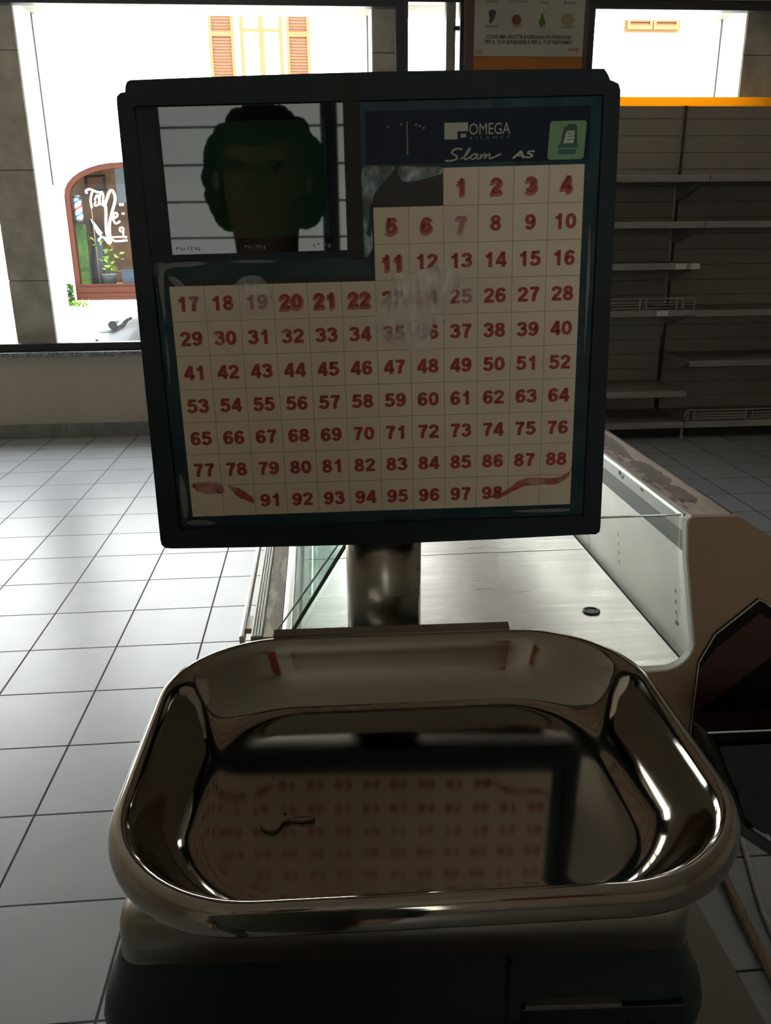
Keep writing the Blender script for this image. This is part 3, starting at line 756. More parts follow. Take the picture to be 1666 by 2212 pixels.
# ================================================================== GONDOLA SHELVING
GY, GB = 6.05, 6.60
gon = thing('shelving_unit', 'grey empty supermarket wall shelving under the orange header band', 'shelving', (2.8, 6.4, 0))
for xa, xb in ((0.80, 1.775), (1.805, 2.785), (2.815, 3.86), (3.89, 4.9)):
    bm = B()
    zs = [0.12 + 0.117 * k for k in range(21)]
    for z0, z1 in zip(zs, zs[1:]):
        box(bm, (xa, GB, z0 + 0.003), (xb, GB + 0.03, min(z1, 2.43) - 0.001))
    box(bm, (xa, GB + 0.004, 0.1), (xb, GB + 0.034, 2.43), 1)
    obj('back_panel', bm, [M['backgrey'], M['grout']], gon)
for x in (0.79, 1.79, 2.80, 3.875, 4.91):
    bm = B(); box(bm, (x - 0.011, GB - 0.025, 0), (x + 0.011, GB + 0.03, 2.43), 0)
    k = 0.15
    while k < 2.4:
        box(bm, (x - 0.006, GB - 0.027, k), (x + 0.006, GB - 0.024, k + 0.025), 1); k += 0.05
    obj('upright', bm, [M['darkred'], M['grout']], gon)
bm = B(); box(bm, (0.78, GB + 0.012, 2.415), (4.92, GB + 0.015, 2.495)); obj('header_panel', bm, M['orange'], gon, label='bright orange header band')
def shelf(xa, xb, z, yf=GY):
    bm = B()
    box(bm, (xa, yf + 0.012, z - 0.022), (xb, GB - 0.002, z), 0)
    box(bm, (xa, yf, z - 0.044), (xb, yf + 0.014, z + 0.002), 1, bev=0.004)
    box(bm, (xa + 0.002, yf - 0.003, z - 0.030), (xb - 0.002, yf + 0.002, z - 0.026), 1)
    o = obj('shelf', bm, [M['shelfgrey'], M['lipgrey']], gon)
    for x in (xa + 0.012, xb - 0.012):
        bm = B(); prism(bm, [(GB - 0.02, z - 0.022), (GB - 0.02, z - 0.15), (GB - 0.10, z - 0.145), (yf + 0.12, z - 0.05), (yf + 0.10, z - 0.022)], YZ, x - 0.006, x + 0.006); obj('bracket', bm, M['shelfgrey'], o)
    return o
for z in (1.915, 1.605, 1.318, 0.985): shelf(1.815, 2.798, z)
shelf(1.815, 2.798, 0.377, GY)
for z in (1.915, 1.605, 0.980, 0.605): shelf(2.804, 3.855, z)
for z in (1.915, 1.605, 0.980, 0.605): shelf(3.89, 4.90, z)
for z in (1.915, 1.605, 1.318, 0.985): shelf(0.805, 1.778, z)
bm = B(); box(bm, (0.80, GY + 0.01, 0.09), (2.80, GB, 0.134), 0); box(bm, (0.80, GY, 0.088), (2.80, GY + 0.014, 0.136), 1, bev=0.004); obj('base_shelf', bm, [M['shelfgrey'], M['lipgrey']], gon)
bm = B(); box(bm, (2.81, GY + 0.01, 0.09), (4.90, GB, 0.134), 0); box(bm, (2.81, GY, 0.088), (4.90, GY + 0.014, 0.138), 1, bev=0.004); obj('base_shelf', bm, [M['shelfgrey'], M['lipgrey']], gon)
bm = B(); box(bm, (0.81, GY + 0.09, 0.0), (4.89, GY + 0.11, 0.09)); obj('kick_plate', bm, M['plinth'], gon)
for x in (1.83, 2.805, 3.83):
    bm = B(); lathe(bm, [(0.022, 0), (0.022, 0.012), (0.009, 0.016), (0.009, 0.088)], (x, GY + 0.03, 0), 12); obj('foot', bm, M['lipgrey'], gon)
for (a, b, z, lab) in ((2.61, 2.69, 1.318, 'white price tag on the end of the third shelf, left of its twin'),
                       (2.725, 2.79, 1.318, 'white price tag at the very end of the third shelf lip'),
                       (2.501, 2.590, 0.985, 'white price tag below the wire fence on the fourth shelf')):
    bm = B(); box(bm, (a, GY - 0.006, z - 0.040), (b, GY - 0.0025, z - 0.002))
    tag(obj('price_tag', bm, [M['tag'], M['text_dim']]), lab, 'price tag', 'price tags on the shelf lips')

def wire_fence(xa, xb, z, h, posts, lab, open_left=False):
    bm = B(); y = GY + 0.02; r = 0.0035
    out = [(xa, y, z + 0.004), (xa, y, z + h), (xb, y, z + h), (xb, y, z + 0.004)]
    tube(bm, [out[0], (xa, y, z + h - 0.02), (xa + 0.006, y, z + h - 0.005), (xa + 0.02, y, z + h), (xb - 0.02, y, z + h), (xb - 0.006, y, z + h - 0.005), (xb, y, z + h - 0.02), out[3]], r, 6)
    for k in (0.22, 0.45, 0.70): tube(bm, [(xa, y, z + h * k), (xb, y, z + h * k)], r * 0.8, 6)
    for x in posts:
        tube(bm, [(x - 0.025, y - 0.006, z + 0.002), (x - 0.025, y - 0.006, z + h + 0.006), (x + 0.025, y - 0.006, z + h + 0.006), (x + 0.025, y - 0.006, z + 0.012)], r, 6)
    return tag(obj('wire_fence', bm, M['wire']), lab, 'wire fence', 'wire fences along the shelf fronts')
wire_fence(1.83, 2.796, 0.985, 0.084, (2.05, 2.40, 2.68), 'white wire fence along the fourth shelf from the top')
wire_fence(2.815, 3.84, 0.138, 0.085, (2.86, 3.33, 3.72), 'white wire fence along the bottom shelf at right')

# ================================================================== REFRIGERATED DISPLAY CASE
CY0, CY1 = 1.255, 5.3
case = thing('display_case', 'long stainless steel produce display case with brown end panel and peeling ledge', 'display case', (0.3, 2.4, 0))
ZD = 0.80
for a, b in ((CY0 - 0.004, 1.8185), (1.8225, CY1)):
    bm = B(); box(bm, (-0.055, a, ZD - 0.004), (0.6285, b, ZD)); obj('deck', bm, M['deck'], case)
bm = B(); box(bm, (-0.052, CY0, ZD - 0.03), (0.645, CY1, ZD - 0.0065)); obj('deck_tray', bm, M['plinth'], case)
# curved left lip of the trough
bm = B()
cs = [(-0.055, ZD), (-0.060, ZD + 0.01), (-0.063, ZD + 0.03), (-0.064, ZD + 0.085)]
prism(bm, cs + [(p - 0.003, q) for p, q in reversed(cs)], XZ, CY0, CY1); obj('front_lip', bm, M['backsteel'], case)
# steel back wall with slots
def on_back(z): return 0.637 - 0.034 * (z - 0.83) / (1.016 - 0.83)
for a, b in ((CY0 - 0.004, 1.819), (1.822, CY1)):
    bm = B()
    pr = [(0.6375, ZD - 0.006), (0.6395, ZD + 0.003), (0.6385, ZD + 0.012), (0.6375, ZD + 0.022), (0.605, 1.016)]
    R0 = [bm.verts.new((p, a, q)) for p, q in pr]; R1 = [bm.verts.new((p, b, q)) for p, q in pr]
    for i in range(4):
        f = bm.faces.new((R0[i], R0[i + 1], R1[i + 1], R1[i])); f.smooth = i < 3
    for base in (1.30, 1.595, 2.15, 2.45):
        if a - 0.01 < base < b:
            for k in range(4):
                z = 0.856 + 0.0225 * k; x = on_back(z) - 0.0016; y_ = base - 0.003 * k
                vs = [bm.verts.new(c) for c in ((x, y_, z - 0.004), (x, y_ + 0.003, z - 0.004), (x - 0.0012, y_ + 0.007, z + 0.004), (x - 0.0012, y_ - 0.001, z + 0.004))]
                f = bm.faces.new(vs); f.material_index = 1
    obj('back_wall', bm, [M['backsteel'], M['black']], case)
bm = B(); prism(bm, [(0.6035, 1.016), (0.6065, 1.016), (0.606, 1.052), (0.603, 1.052)], XZ, CY0, CY1); obj('grille_strip', bm, M['grille'], case, label='dark grey grille strip')
bm = B(); prism(bm, [(0.6005, 1.052), (0.605, 1.052), (0.605, 1.076), (0.5995, 1.076)], XZ, CY0, CY1)
random.seed(3)
for k in range(14):
    y_ = random.uniform(1.35, 3.3); w = random.uniform(0.006, 0.02); z = random.uniform(1.056, 1.066)
    vs = [bm.verts.new(c) for c in ((0.5998, y_, z), (0.5998, y_ + w, z + 0.002), (0.5985, y_ + w * 0.8, z + random.uniform(0.004, 0.010)), (0.5985, y_ + 0.003, z + 0.007))]
    f = bm.faces.new(vs); f.material_index = random.choice((0, 1, 1))
obj('light_strip', bm, [M['alulight'], M['tape']], case, label='pale scuffed plastic light strip')
# ledge
bm = B(); prism(bm, [(0.609, 1.0765), (0.683, 1.0785), (0.683, 1.066), (0.609, 1.060)], XZ, CY0, CY1); obj('ledge', bm, M['veneer'], case, label='peeling brown veneer ledge')
random.seed(9)
bm = B()
def ragged(y0, y1, x0, x1, n, amp):
    L_, R_ = [], []
    for k in range(n + 1):
        t = k / n; yy_ = y0 + (y1 - y0) * t; e = min(1, 6 * t, 6 * (1 - t))
        xm = (x0 + x1) / 2; h = (x1 - x0) / 2 * e
        L_.append((xm - h + random.uniform(-1, 1) * amp * e, yy_ + random.uniform(-0.3, 0.3) * (y1 - y0) / n))
        R_.append((xm + h + random.uniform(-1, 1) * amp * 0.35 * e, yy_ + random.uniform(-0.3, 0.3) * (y1 - y0) / n))
    zt = lambda x: 1.0765 + (x - 0.609) * 0.002 / 0.074 + 0.0004
    A_ = [bm.verts.new((x, y_, zt(x))) for x, y_ in L_]; B_ = [bm.verts.new((x, y_, zt(x))) for x, y_ in R_]
    for k in range(n): bm.faces.new((A_[k], B_[k], B_[k + 1], A_[k + 1]))
ragged(1.325, 1.44, 0.634, 0.664, 16, 0.006); ragged(1.43, 1.62, 0.628, 0.667, 40, 0.012); ragged(1.60, 2.4, 0.626, 0.668, 120, 0.011); ragged(2.4, 4.9, 0.624, 0.666, 60, 0.006)
for k in range(34):
    y_ = random.uniform(1.29, 1.75); x_ = random.uniform(0.614, 0.655); ragged(y_, y_ + random.uniform(0.015, 0.05), x_, x_ + random.uniform(0.003, 0.008), 6, 0.003)
obj('brown_veneer', bm, M['brownveneer'], case, label='ragged remains of brown veneer on the ledge')
bm = B(); prism(bm, [(0.598, 1.075), (0.598, 1.0815), (0.6015, 1.083), (0.6085, 1.081), (0.6085, 1.075)], XZ, CY0, CY1); obj('ledge_trim', bm, M['alu'], case, label='bright metal ledge trim')
bm = B(); prism(bm, [(0.683, 1.0805), (0.687, 1.0785), (0.762, 1.0305), (0.835, 0.982), (0.86, 0.95), (0.86, 0.80), (0.80, 0.705), (0.645, 0.705), (0.645, 0.86), (0.612, 1.02), (0.6085, 1.058), (0.681, 1.068)], XZ, CY0 + 0.002, CY1); obj('rear_housing', bm, M['plinth'], case)
# end panel, U-shaped plate with a pale edge
cut = [(-0.052, 0.876), (-0.052, 0.815), (-0.047, 0.802), (-0.036, 0.796), (0.58, 0.796)]
cut += [(0.58 + 0.0565 * sin(a), 0.796 + 0.0505 * (1 - cos(a))) for a in [pi / 2 * k / 8 for k in range(1, 9)]]
cut += [(0.6055, 1.012), (0.599, 1.070), (0.6, 1.078), (0.606, 1.083)]
outer = [(0.683, 1.0815), (0.689, 1.0795), (0.764, 1.031), (0.838, 0.982), (0.864, 0.95), (0.864, 0.80), (0.78, 0.62), (-0.10, 0.62), (-0.16, 0.72), (-0.165, 0.876)]
bm = B(); prism(bm, outer + cut, XZ, CY0 - 0.018, CY0 - 0.005); ep = obj('end_panel', bm, M['endbrown'], case, label='brown end panel')
bm = B()
off = []
for i, c in enumerate(cut):
    p0 = Vector(cut[max(i - 1, 0)]); p1 = Vector(cut[min(i + 1, len(cut) - 1)]); t = (p1 - p0).normalized()
    off.append((c[0] - t.y * 0.0035, c[1] + t.x * 0.0035))
ys = (CY0 - 0.0192, CY0 - 0.004)
V = [[bm.verts.new((p, y, q)) for p, q in L_] for y in ys for L_ in (cut, off)]
for i in range(len(cut) - 1):
    for A_, B_ in ((0, 1), (1, 3), (3, 2), (2, 0)): bm.faces.new((V[A_][i], V[A_][i + 1], V[B_][i + 1], V[B_][i]))
bmesh.ops.recalc_face_normals(bm, faces=bm.faces[:])
obj('edge_trim', bm, M['edgewhite'], ep, label='pale edge trim')
# front: aluminium rails, torn beige strip
bm = B(); prism(bm, [(-0.1515, 0.892), (-0.1515, 0.872), (-0.1445, 0.872), (-0.1445, 0.892), (-0.148, 0.8935)], XZ, CY0, CY1); obj('bumper_rail', bm, M['alu'], case)
bm = B()
prof = [(-0.1325, 0.868)] + [(-0.1325 + 0.0024 * k, 0.8905 + (0.0022 if k % 2 else 0.0)) for k in range(9)] + [(-0.1133, 0.868)]
prism(bm, prof, XZ, CY0, CY1); obj('price_rail', bm, M['aludull'], case)
bm = B(); prism(bm, [(-0.1120, 0.889), (-0.1120, 0.87), (-0.082, 0.87), (-0.082, 0.888), (-0.097, 0.8895)], XZ, CY0, CY1); obj('beige_strip', bm, M['tornbeige'], case, label='torn beige strip')
bm = B(); prism(bm, [(-0.0805, 0.8895), (-0.0805, 0.868), (-0.0665, 0.868), (-0.0665, 0.889), (-0.074, 0.8915)], XZ, CY0, CY1); obj('glass_rail', bm, M['alu'], case)
for y_ in (1.30, 2.2, 3.2):
    bm = B(); box(bm, (-0.147, y_, 0.874), (-0.10, y_ + 0.05, 0.884)); obj('rail_bracket', bm, M['aludull'], case)
bm = B(); prism(bm, [(-0.13, 0.868), (-0.0665, 0.868), (-0.0675, 0.80), (-0.06, 0.70), (-0.09, 0.62), (-0.13, 0.72)], XZ, CY0, CY1); obj('front_panel', bm, M['endbrown'], case)
# body and plinth
bm = B(); prism(bm, [(-0.09, 0.62), (-0.06, 0.70), (-0.056, 0.769), (0.608, 0.769), (0.612, 0.70), (0.80, 0.70), (0.75, 0.62)], XZ, CY0, CY1); obj('tank', bm, M['plinth'], case)
bm = B(); box(bm, (0.02, CY0 + 0.10, 0.0), (0.60, CY1 - 0.1, 0.62)); obj('plinth', bm, M['plinth'], case)
# glass: sloping front pane and end pane
A0 = Vector((-0.066, 0, 0.885)); A1 = Vector((0.057, 0, 1.085)); tn = (A1 - A0).normalized(); nn = Vector((-tn.z, 0, tn.x)) * 0.006
bm = B(); prism(bm, [(A0.x, A0.z), (A1.x, A1.z), (A1.x + nn.x, A1.z + nn.z), (A0.x + nn.x, A0.z + nn.z)], XZ, CY0 + 0.004, CY1 - 0.02, 0)
fg = obj('front_glass', bm, M['greenglass'], case, label='sloping green-tinted front glass')
bm = B(); prism(bm, [(A0.x, A0.z), (A1.x, A1.z), (A1.x + nn.x, A1.z + nn.z), (A0.x + nn.x, A0.z + nn.z)], XZ, CY0, CY0 + 0.0038)
obj('glass_edge', bm, M['glassedge'], fg, label='dark green glass edge')
bm = B(); A2 = A0 + Vector((-0.03, 0, 0.004)); A3 = A1 + Vector((-0.004, 0, 0.014)); prism(bm, [(A2.x, A2.z), (A3.x, A3.z), (A3.x + 0.002, A3.z - 0.0012), (A2.x + 0.002, A2.z - 0.0012)], XZ, CY0 + 0.002, CY0 + 0.006)
obj('glass_bead', bm, M['lightglass'], fg)
bm = B(); prism(bm, [(-0.052, 0.888), (0.06, 1.078), (0.596, 1.078), (0.60, 1.016), (0.63, 0.84), (0.615, 0.806), (-0.045, 0.806)], XZ, CY0 + 0.0045, CY0 + 0.0095); eg = obj('end_glass', bm, M['pane'], case, label='clear end glass')
bm = B(); box(bm, (0.058, CY0 + 0.004, 1.0785), (0.597, CY0 + 0.010, 1.0800)); obj('glass_edge', bm, M['glassedge'], eg)
# drain plug
bm = B(); lathe(bm, [(0.018, 0.0), (0.018, 0.0025), (0.0125, 0.003), (0.012, 0.0012)], (0.533, 1.478, ZD), 24); obj('drain', bm, M['black'], case)

# ================================================================== COUNTER UNDER THE SCALE
TZ = 0.965
cnt = thing('counter', 'plain brown counter cabinet standing under the scale', 'counter', (0.08, 0.6, 0))
bm = B(); box(bm, (-0.15, 0.27, TZ - 0.03), (0.318, 0.88, TZ), bev=0.002); obj('counter_top', bm, M['tabletop'], cnt)
bm = B(); box(bm, (-0.13, 0.31, 0.0), (0.298, 0.86, TZ - 0.0305)); obj('cabinet_body', bm, M['tabletop'], cnt)

# ================================================================== THE SCALE
scale = thing('retail_scale', 'green self-service shop scale with tall numbered keypad head and steel pan', 'scale', (0.06, 0.58, TZ))
SX = Matrix.Translation((0.0425, 0.405, 0)) @ Matrix.Rotation(rad(-3.08), 4, 'Z')
# body
bm = B()
rings = []
for z, hw, yf, yb_, r in ((TZ, 0.203, 0.012, 0.405, 0.03), (0.99, 0.208, 0.006, 0.41, 0.03), (1.025, 0.2085, 0.000, 0.412, 0.03), (1.040, 0.206, 0.002, 0.41, 0.03), (1.052, 0.199, 0.005, 0.405, 0.028),
                       (1.075, 0.193, 0.006, 0.40, 0.026), (1.092, 0.185, 0.006, 0.395, 0.024), (1.102, 0.180, 0.007, 0.39, 0.022)):
    rings.append([(p, q, z) for p, q in rrect(hw, (yb_ - yf) / 2, r, 5, 0, (yf + yb_) / 2)])
loft(bm, rings); body = obj('scale_body', bm, M['greenbase'], scale, xf=SX, label='dark green plastic body')
bm = B(); box(bm, (0.066, -0.004, 0.9655), (0.0675, 0.004, 1.085)); obj('seam', bm, M['black'], body, xf=SX)
bm = B()
box(bm, (0.078, -0.0025, 1.0445), (0.142, 0.006, 1.0475), 0, bev=0.0005)
obj('slot_strip', bm, M['slotstrip'], body, xf=SX, label='pale strip over the ticket slot')
bm = B(); box(bm, (0.076, -0.0015, 0.968), (0.186, 0.008, 1.0435), 0, bev=0.001)
for k in range(5): box(bm, (0.092 + 0.018 * k, -0.003, 0.97), (0.094 + 0.018 * k, -0.001, 1.03), 0)
obj('ticket_slot', bm, M['black'], body, xf=SX)
# platform
bm = B()
rings = []
for z, ins in ((1.1025, 0.0), (1.125, 0.001), (1.131, 0.0025), (1.134, 0.006), (1.135, 0.011)):
    rings.append([(p, q, z) for p, q in rrect(0.181 - ins, 0.128 - ins, 0.016 - ins * 0.4, 6, 0, 0.116)])
loft(bm, rings); obj('platform', bm, M['platter'], scale, xf=SX)
for sx in (-1, 1):
    for sy in (0.06, 0.17):
        bm = B(); lathe(bm, [(0.012, 1.1352), (0.012, 1.1515)], (sx * 0.09 + 0.015, sy, 0), 14); obj('pan_support', bm, M['black'], scale, xf=SX)
# pan
PX = Matrix.Translation((0.0575, 0.4885, 0)) @ Matrix.Rotation(rad(-1.3), 4, 'Z')
prof = smoothline([(0.0, 1.1845, 0), (-0.0006, 1.190, 0), (0.0008, 1.1965, 0), (0.004, 1.2005, 0), (0.008, 1.2008, 0), (0.0115, 1.198, 0), (0.0145, 1.1935, 0), (0.019, 1.185, 0), (0.0255, 1.1735, 0), (0.0325, 1.1640, 0), (0.040, 1.1575, 0), (0.048, 1.1543, 0), (0.057, 1.1534, 0), (0.068, 1.1533, 0)], 4)
def pan_loop(ins, z):
    return [(p, q, z) for p, q in rrect(0.1925 - ins, 0.1545 - ins, 0.092 - 0.55 * ins, 16)]
bm = B()
R_ = [[bm.verts.new(p) for p in pan_loop(v.x, v.y)] for v in prof]
R_.append([bm.verts.new(p) for p in pan_loop(0.10, 1.1533)])
for A_, B_ in zip(R_, R_[1:]):
    n = len(A_)
    for k in range(n):
        f = bm.faces.new((A_[k], A_[(k + 1) % n], B_[(k + 1) % n], B_[k])); f.smooth = True
f = bm.faces.new(R_[-1]); f.smooth = True
bmesh.ops.recalc_face_normals(bm, faces=bm.faces[:])
pan = obj('weighing_pan', bm, M['pan'], scale, xf=PX, label='polished stainless steel weighing pan')
so = pan.modifiers.new('thickness', 'SOLIDIFY'); so.thickness = 0.0009; so.offset = -1
bm = B()
prism(bm, [(0.1485, 1.190), (0.1485, 1.2035), (0.1555, 1.2060), (0.1565, 1.2045), (0.1565, 1.188)], YZ, -0.109, 0.096); obj('rear_clip', bm, M['platter'], pan, xf=PX, label='folded steel clip on the rear rim')
# pole
bm = B()
lathe(bm, [(0.037, 0.0), (0.037, 0.24)], (0.056, 0.752, 1.06), 48)
pole = obj('pole', bm, M['pole'], scale)
bm = B(); lathe(bm, [(0.050, 1.040), (0.050, 1.070), (0.042, 1.080), (0.038, 1.080)], (0.056, 0.752, 0), 40); obj('pole_collar', bm, M['black'], scale)

# ---- head; local frame: x right, y away from the viewer, z up, metres
HR = Matrix(((0.9984, 0.0537, -0.0161, 0), (-0.0533, 0.9984, 0.0196, 0), (0.0171, -0.0187, 0.9997, 0), (0, 0, 0, 1)))
HX = Matrix.Translation((0.0513, 0.70, 1.2938)) @ HR
mm = 0.001
def HP(pts): return [(p[0] * mm, p[1] * mm) for p in pts]
outline = [(-193, -29)] + [(-190 + 380 * t, -29.2 - 2.4 * sin(pi * t)) for t in [k / 12 for k in range(13)]] + [(195, -29.5), (198.5, -27), (199, -22)] + \
          [(195.8, 338), (194, 342.5), (189.5, 344.5), (187.5, 345)] + [(185.5, 349), (182.5, 353)] + [(180 - 364 * t, 353.2 + 1.6 * sin(pi * t)) for t in [k / 10 for k in range(11)]] + \
          [(-186.5, 352), (-188, 349), (-188.6, 345), (-192.5, 344.5), (-195.5, 342), (-196, 337)] + [(-201.5, -20), (-201, -25), (-198, -28.5)]
bm = B()
def hring(y, s=1.0, dz=0):
    cx, cz = 0, 160
    return [((cx + (p - cx) * s) * mm, y, (cz + (q - cz) * s + dz) * mm) for p, q in outline]
inner_rect = [(-182.5, -10.6), (181.5, -10.6), (182.2, 333.5), (-183, 335)]
loft(bm, [hring(0.062, 0.80), hring(0.050, 0.89), hring(0.026, 0.965), hring(0.010, 0.995), hring(-0.001, 1.0), hring(-0.004, 0.9965)], cap1=False)
# front bezel faces between the outline and the opening, done as a fan of quads
fo = [bm.verts.new(p) for p in hring(-0.004, 0.9965)]
def nearest_on_rect(p, q):
    x = max(-182.7, min(182, p)); z = max(-10.6, min(334.5, q))
    return x, z
def rect_proj(p, q):
    cx, cz = 0, 162; dx, dz = p - cx, q - cz
    hw, hh = 182.5, 172.6
    s = min(hw / abs(dx) if dx else 9, hh / abs(dz) if dz else 9)
    return cx + dx * s, cz + dz * s
# add the exact corner rays so that the opening keeps square corners
pts = list(outline)
bm.verts.ensure_lookup_table()
for v in fo: bm.verts.remove(v)
ring2 = []
for p, q in outline:
    ring2.append((p, q))
for cxn, czn in ((-1, -1), (1, -1), (1, 1), (-1, 1)):
    pass
M_ = len(ring2)
aug = []
cang = sorted([math.atan2(sz * 172.6, sx * 182.5) for sx in (-1, 1) for sz in (-1, 1)])
for i in range(M_):
    a_ = ring2[i]; b_ = ring2[(i + 1) % M_]
    aug.append(a_)
    ta = math.atan2(a_[1] - 162, a_[0]); tb = math.atan2(b_[1] - 162, b_[0])
    for ca in cang:
        lo, hi = min(ta, tb), max(ta, tb)
        if hi - lo < pi and lo < ca < hi:
            w = (ca - ta) / (tb - ta)
            aug.append((a_[0] + (b_[0] - a_[0]) * w, a_[1] + (b_[1] - a_[1]) * w))
oo = [bm.verts.new((p * 0.9965 * mm, -0.004, (160 + (q - 160) * 0.9965) * mm)) for p, q in aug]
ii = [bm.verts.new((rect_proj(p, q)[0] * mm, -0.004, rect_proj(p, q)[1] * mm)) for p, q in aug]
jj = [bm.verts.new((rect_proj(p, q)[0] * mm * 0.997, 0.0005, (162 + (rect_proj(p, q)[1] - 162) * 0.997) * mm)) for p, q in aug]
for i in range(len(aug)):
    j = (i + 1) % len(aug)
    bm.faces.new((oo[i], oo[j], ii[j], ii[i])); bm.faces.new((ii[i], ii[j], jj[j], jj[i]))
bmesh.ops.recalc_face_normals(bm, faces=bm.faces[:])
head = obj('head_housing', bm, M['head'], scale, xf=HX, label='dark navy plastic head housing')
bm = B(); box(bm, (-0.1835, 0.0, -0.0115), (0.183, 0.004, 0.3355)); obj('face_plate', bm, M['teal'], head, xf=HX, label='teal face plate')

# bold numerals drawn as flat ribbons on a 0.68 x 1 body
DIG = {
 '0': [([(0.34 + 0.225 * cos(2 * pi * k / 14), 0.5 + 0.39 * sin(2 * pi * k / 14)) for k in range(14)], True)],
 '1': [([(0.40, 0.0), (0.40, 0.5), (0.40, 1.0)], False), ([(0.40, 0.86), (0.28, 0.76), (0.12, 0.70)], False)],
 '2': [([(0.11, 0.68), (0.17, 0.83), (0.34, 0.895), (0.52, 0.81), (0.545, 0.66), (0.43, 0.47), (0.24, 0.28), (0.13, 0.10)], False), ([(0.04, 0.105), (0.3, 0.105), (0.66, 0.105)], False)],
 '3': [([(0.11, 0.73), (0.18, 0.86), (0.35, 0.895), (0.52, 0.81), (0.50, 0.63), (0.28, 0.535)], False), ([(0.28, 0.535), (0.50, 0.48), (0.565, 0.30), (0.46, 0.14), (0.32, 0.10), (0.17, 0.15), (0.09, 0.28)], False)],
 '4': [([(0.46, 0.98), (0.28, 0.65), (0.10, 0.30)], False), ([(0.02, 0.285), (0.3, 0.285), (0.69, 0.285)], False), ([(0.49, 0.0), (0.49, 0.5), (0.49, 1.0)], False)],
 '5': [([(0.62, 0.895), (0.4, 0.895), (0.13, 0.895)], False), ([(0.215, 0.97), (0.18, 0.7), (0.155, 0.47)], False), ([(0.15, 0.50), (0.33, 0.60), (0.50, 0.53), (0.57, 0.35), (0.49, 0.17), (0.33, 0.10), (0.17, 0.15), (0.09, 0.27)], False)],
 '6': [([(0.575, 0.74), (0.49, 0.87), (0.34, 0.895), (0.19, 0.78), (0.125, 0.5), (0.15, 0.26), (0.23, 0.14), (0.35, 0.10), (0.50, 0.17), (0.56, 0.33), (0.50, 0.50), (0.36, 0.56), (0.22, 0.48), (0.14, 0.33)], False)],
 '7': [([(0.05, 0.895), (0.3, 0.895), (0.64, 0.895)], False), ([(0.58, 0.90), (0.43, 0.65), (0.33, 0.38), (0.29, 0.0)], False)],
 '8': [([(0.34 + 0.185 * cos(2 * pi * k / 12), 0.735 + 0.165 * sin(2 * pi * k / 12)) for k in range(12)], True), ([(0.34 + 0.22 * cos(2 * pi * k / 12), 0.30 + 0.20 * sin(2 * pi * k / 12)) for k in range(12)], True)],
}
DIG['9'] = [([(0.68 - p, 1 - q) for p, q in DIG['6'][0][0]], False)]
def numeral(bm, txt, x0, x1, z0, z1, y, mi):
    adv = 0.735; tot = adv * len(txt) - 0.055
    sx = (x1 - x0) / tot; sz = z1 - z0; hw = 0.112
    for i, ch in enumerate(txt):
        for pts, closed in DIG[ch]:
            straight = len(pts) == 3
            sm = [Vector((*p, 0)) for p in pts] if straight else smoothline(pts, 4, closed)
            n = len(sm); A_, B_ = [], []
            for k, p in enumerate(sm):
                if closed: t = sm[(k + 1) % n] - sm[k - 1]
                else: t = sm[min(k + 1, n - 1)] - sm[max(k - 1, 0)]
                t.normalize()
                w = hw * (0.92 if abs(t.x) > 0.8 else 1.05)
                for L_, sg in ((A_, 1), (B_, -1)):
                    q = p + Vector((-t.y, t.x, 0)) * w * sg
                    qx = max(-0.01, min(0.70, q.x)); qz = max(0.0, min(1.0, q.y))
                    L_.append(bm.verts.new((x0 + (qx + adv * i) * sx, y, z0 + qz * sz)))
            for k in range(n if closed else n - 1):
                j = (k + 1) % n
                f = bm.faces.new((A_[k], A_[j], B_[j], B_[k])); f.material_index = mi

# number sheet: 12 columns of cells, stepped at the top
CW, CH = 28.4, 28.5
def cell(col, row): return (-170.4 + CW * col, 285 - CH * row)      # top left corner in mm
bm = B()
y = -0.0006
quad(bm, -0.1704, 0.0, 0.1704, (285 - 3 * CH) * mm, y, 0)
quad(bm, 0.0, (285 - 3 * CH) * mm, 0.1704, (285 - CH) * mm, y, 0)
quad(bm, (-170.4 + 8 * CW) * mm, (285 - CH) * mm, 0.1704, 0.285, y, 0)
yl = -0.0008
def vline(x, z0, z1, w=0.42): quad(bm, (x - w / 2) * mm, z0 * mm, (x + w / 2) * mm, z1 * mm, yl, 1)
def hline(z, x0, x1, w=0.42): quad(bm, x0 * mm, (z - w / 2) * mm, x1 * mm, (z + w / 2) * mm, yl, 1)
for c in range(1, 12):
    x = -170.4 + CW * c
    top = 285 if c > 8 else (285 - CH if c >= 6 else 285 - 3 * CH)
    if c == 8: top = 285 - CH
    if c == 6: top = 285 - 3 * CH
    vline(x, 0, top)
for r in range(1, 10):
    z = 285 - CH * r
    hline(z, {1: -170.4 + 8 * CW, 2: 0}.get(r, -170.4) if r < 3 else (0 if r == 3 else -170.4), 170.4)
num = 1; yn = -0.0010
worn = {1, 2, 3, 4, 5, 6, 7}
cells = [(c, 0) for c in range(8, 12)] + [(c, r) for r in (1, 2) for c in range(6, 12)] + [(c, r) for r in range(3, 10) for c in range(12)]
for c, r in cells:
    x, z = cell(c, r)
    if num in (89, 90, 99, 100): num += 1; continue
    hgt = 12.0; top = z - 8.2
    if r == 9: top = z - 9.2
    w = 18.6 if num >= 10 else 8.9
    cx = x + CW * 0.50
    numeral(bm, str(num), (cx - w / 2) * mm, (cx + w / 2) * mm, (top - hgt) * mm, top * mm, yn, 2)
    num += 1
sheet = obj('number_sheet', bm, [M['paper'], M['gridline'], M['redink']], head, xf=HX, label='cream sheet printed with red key numbers')
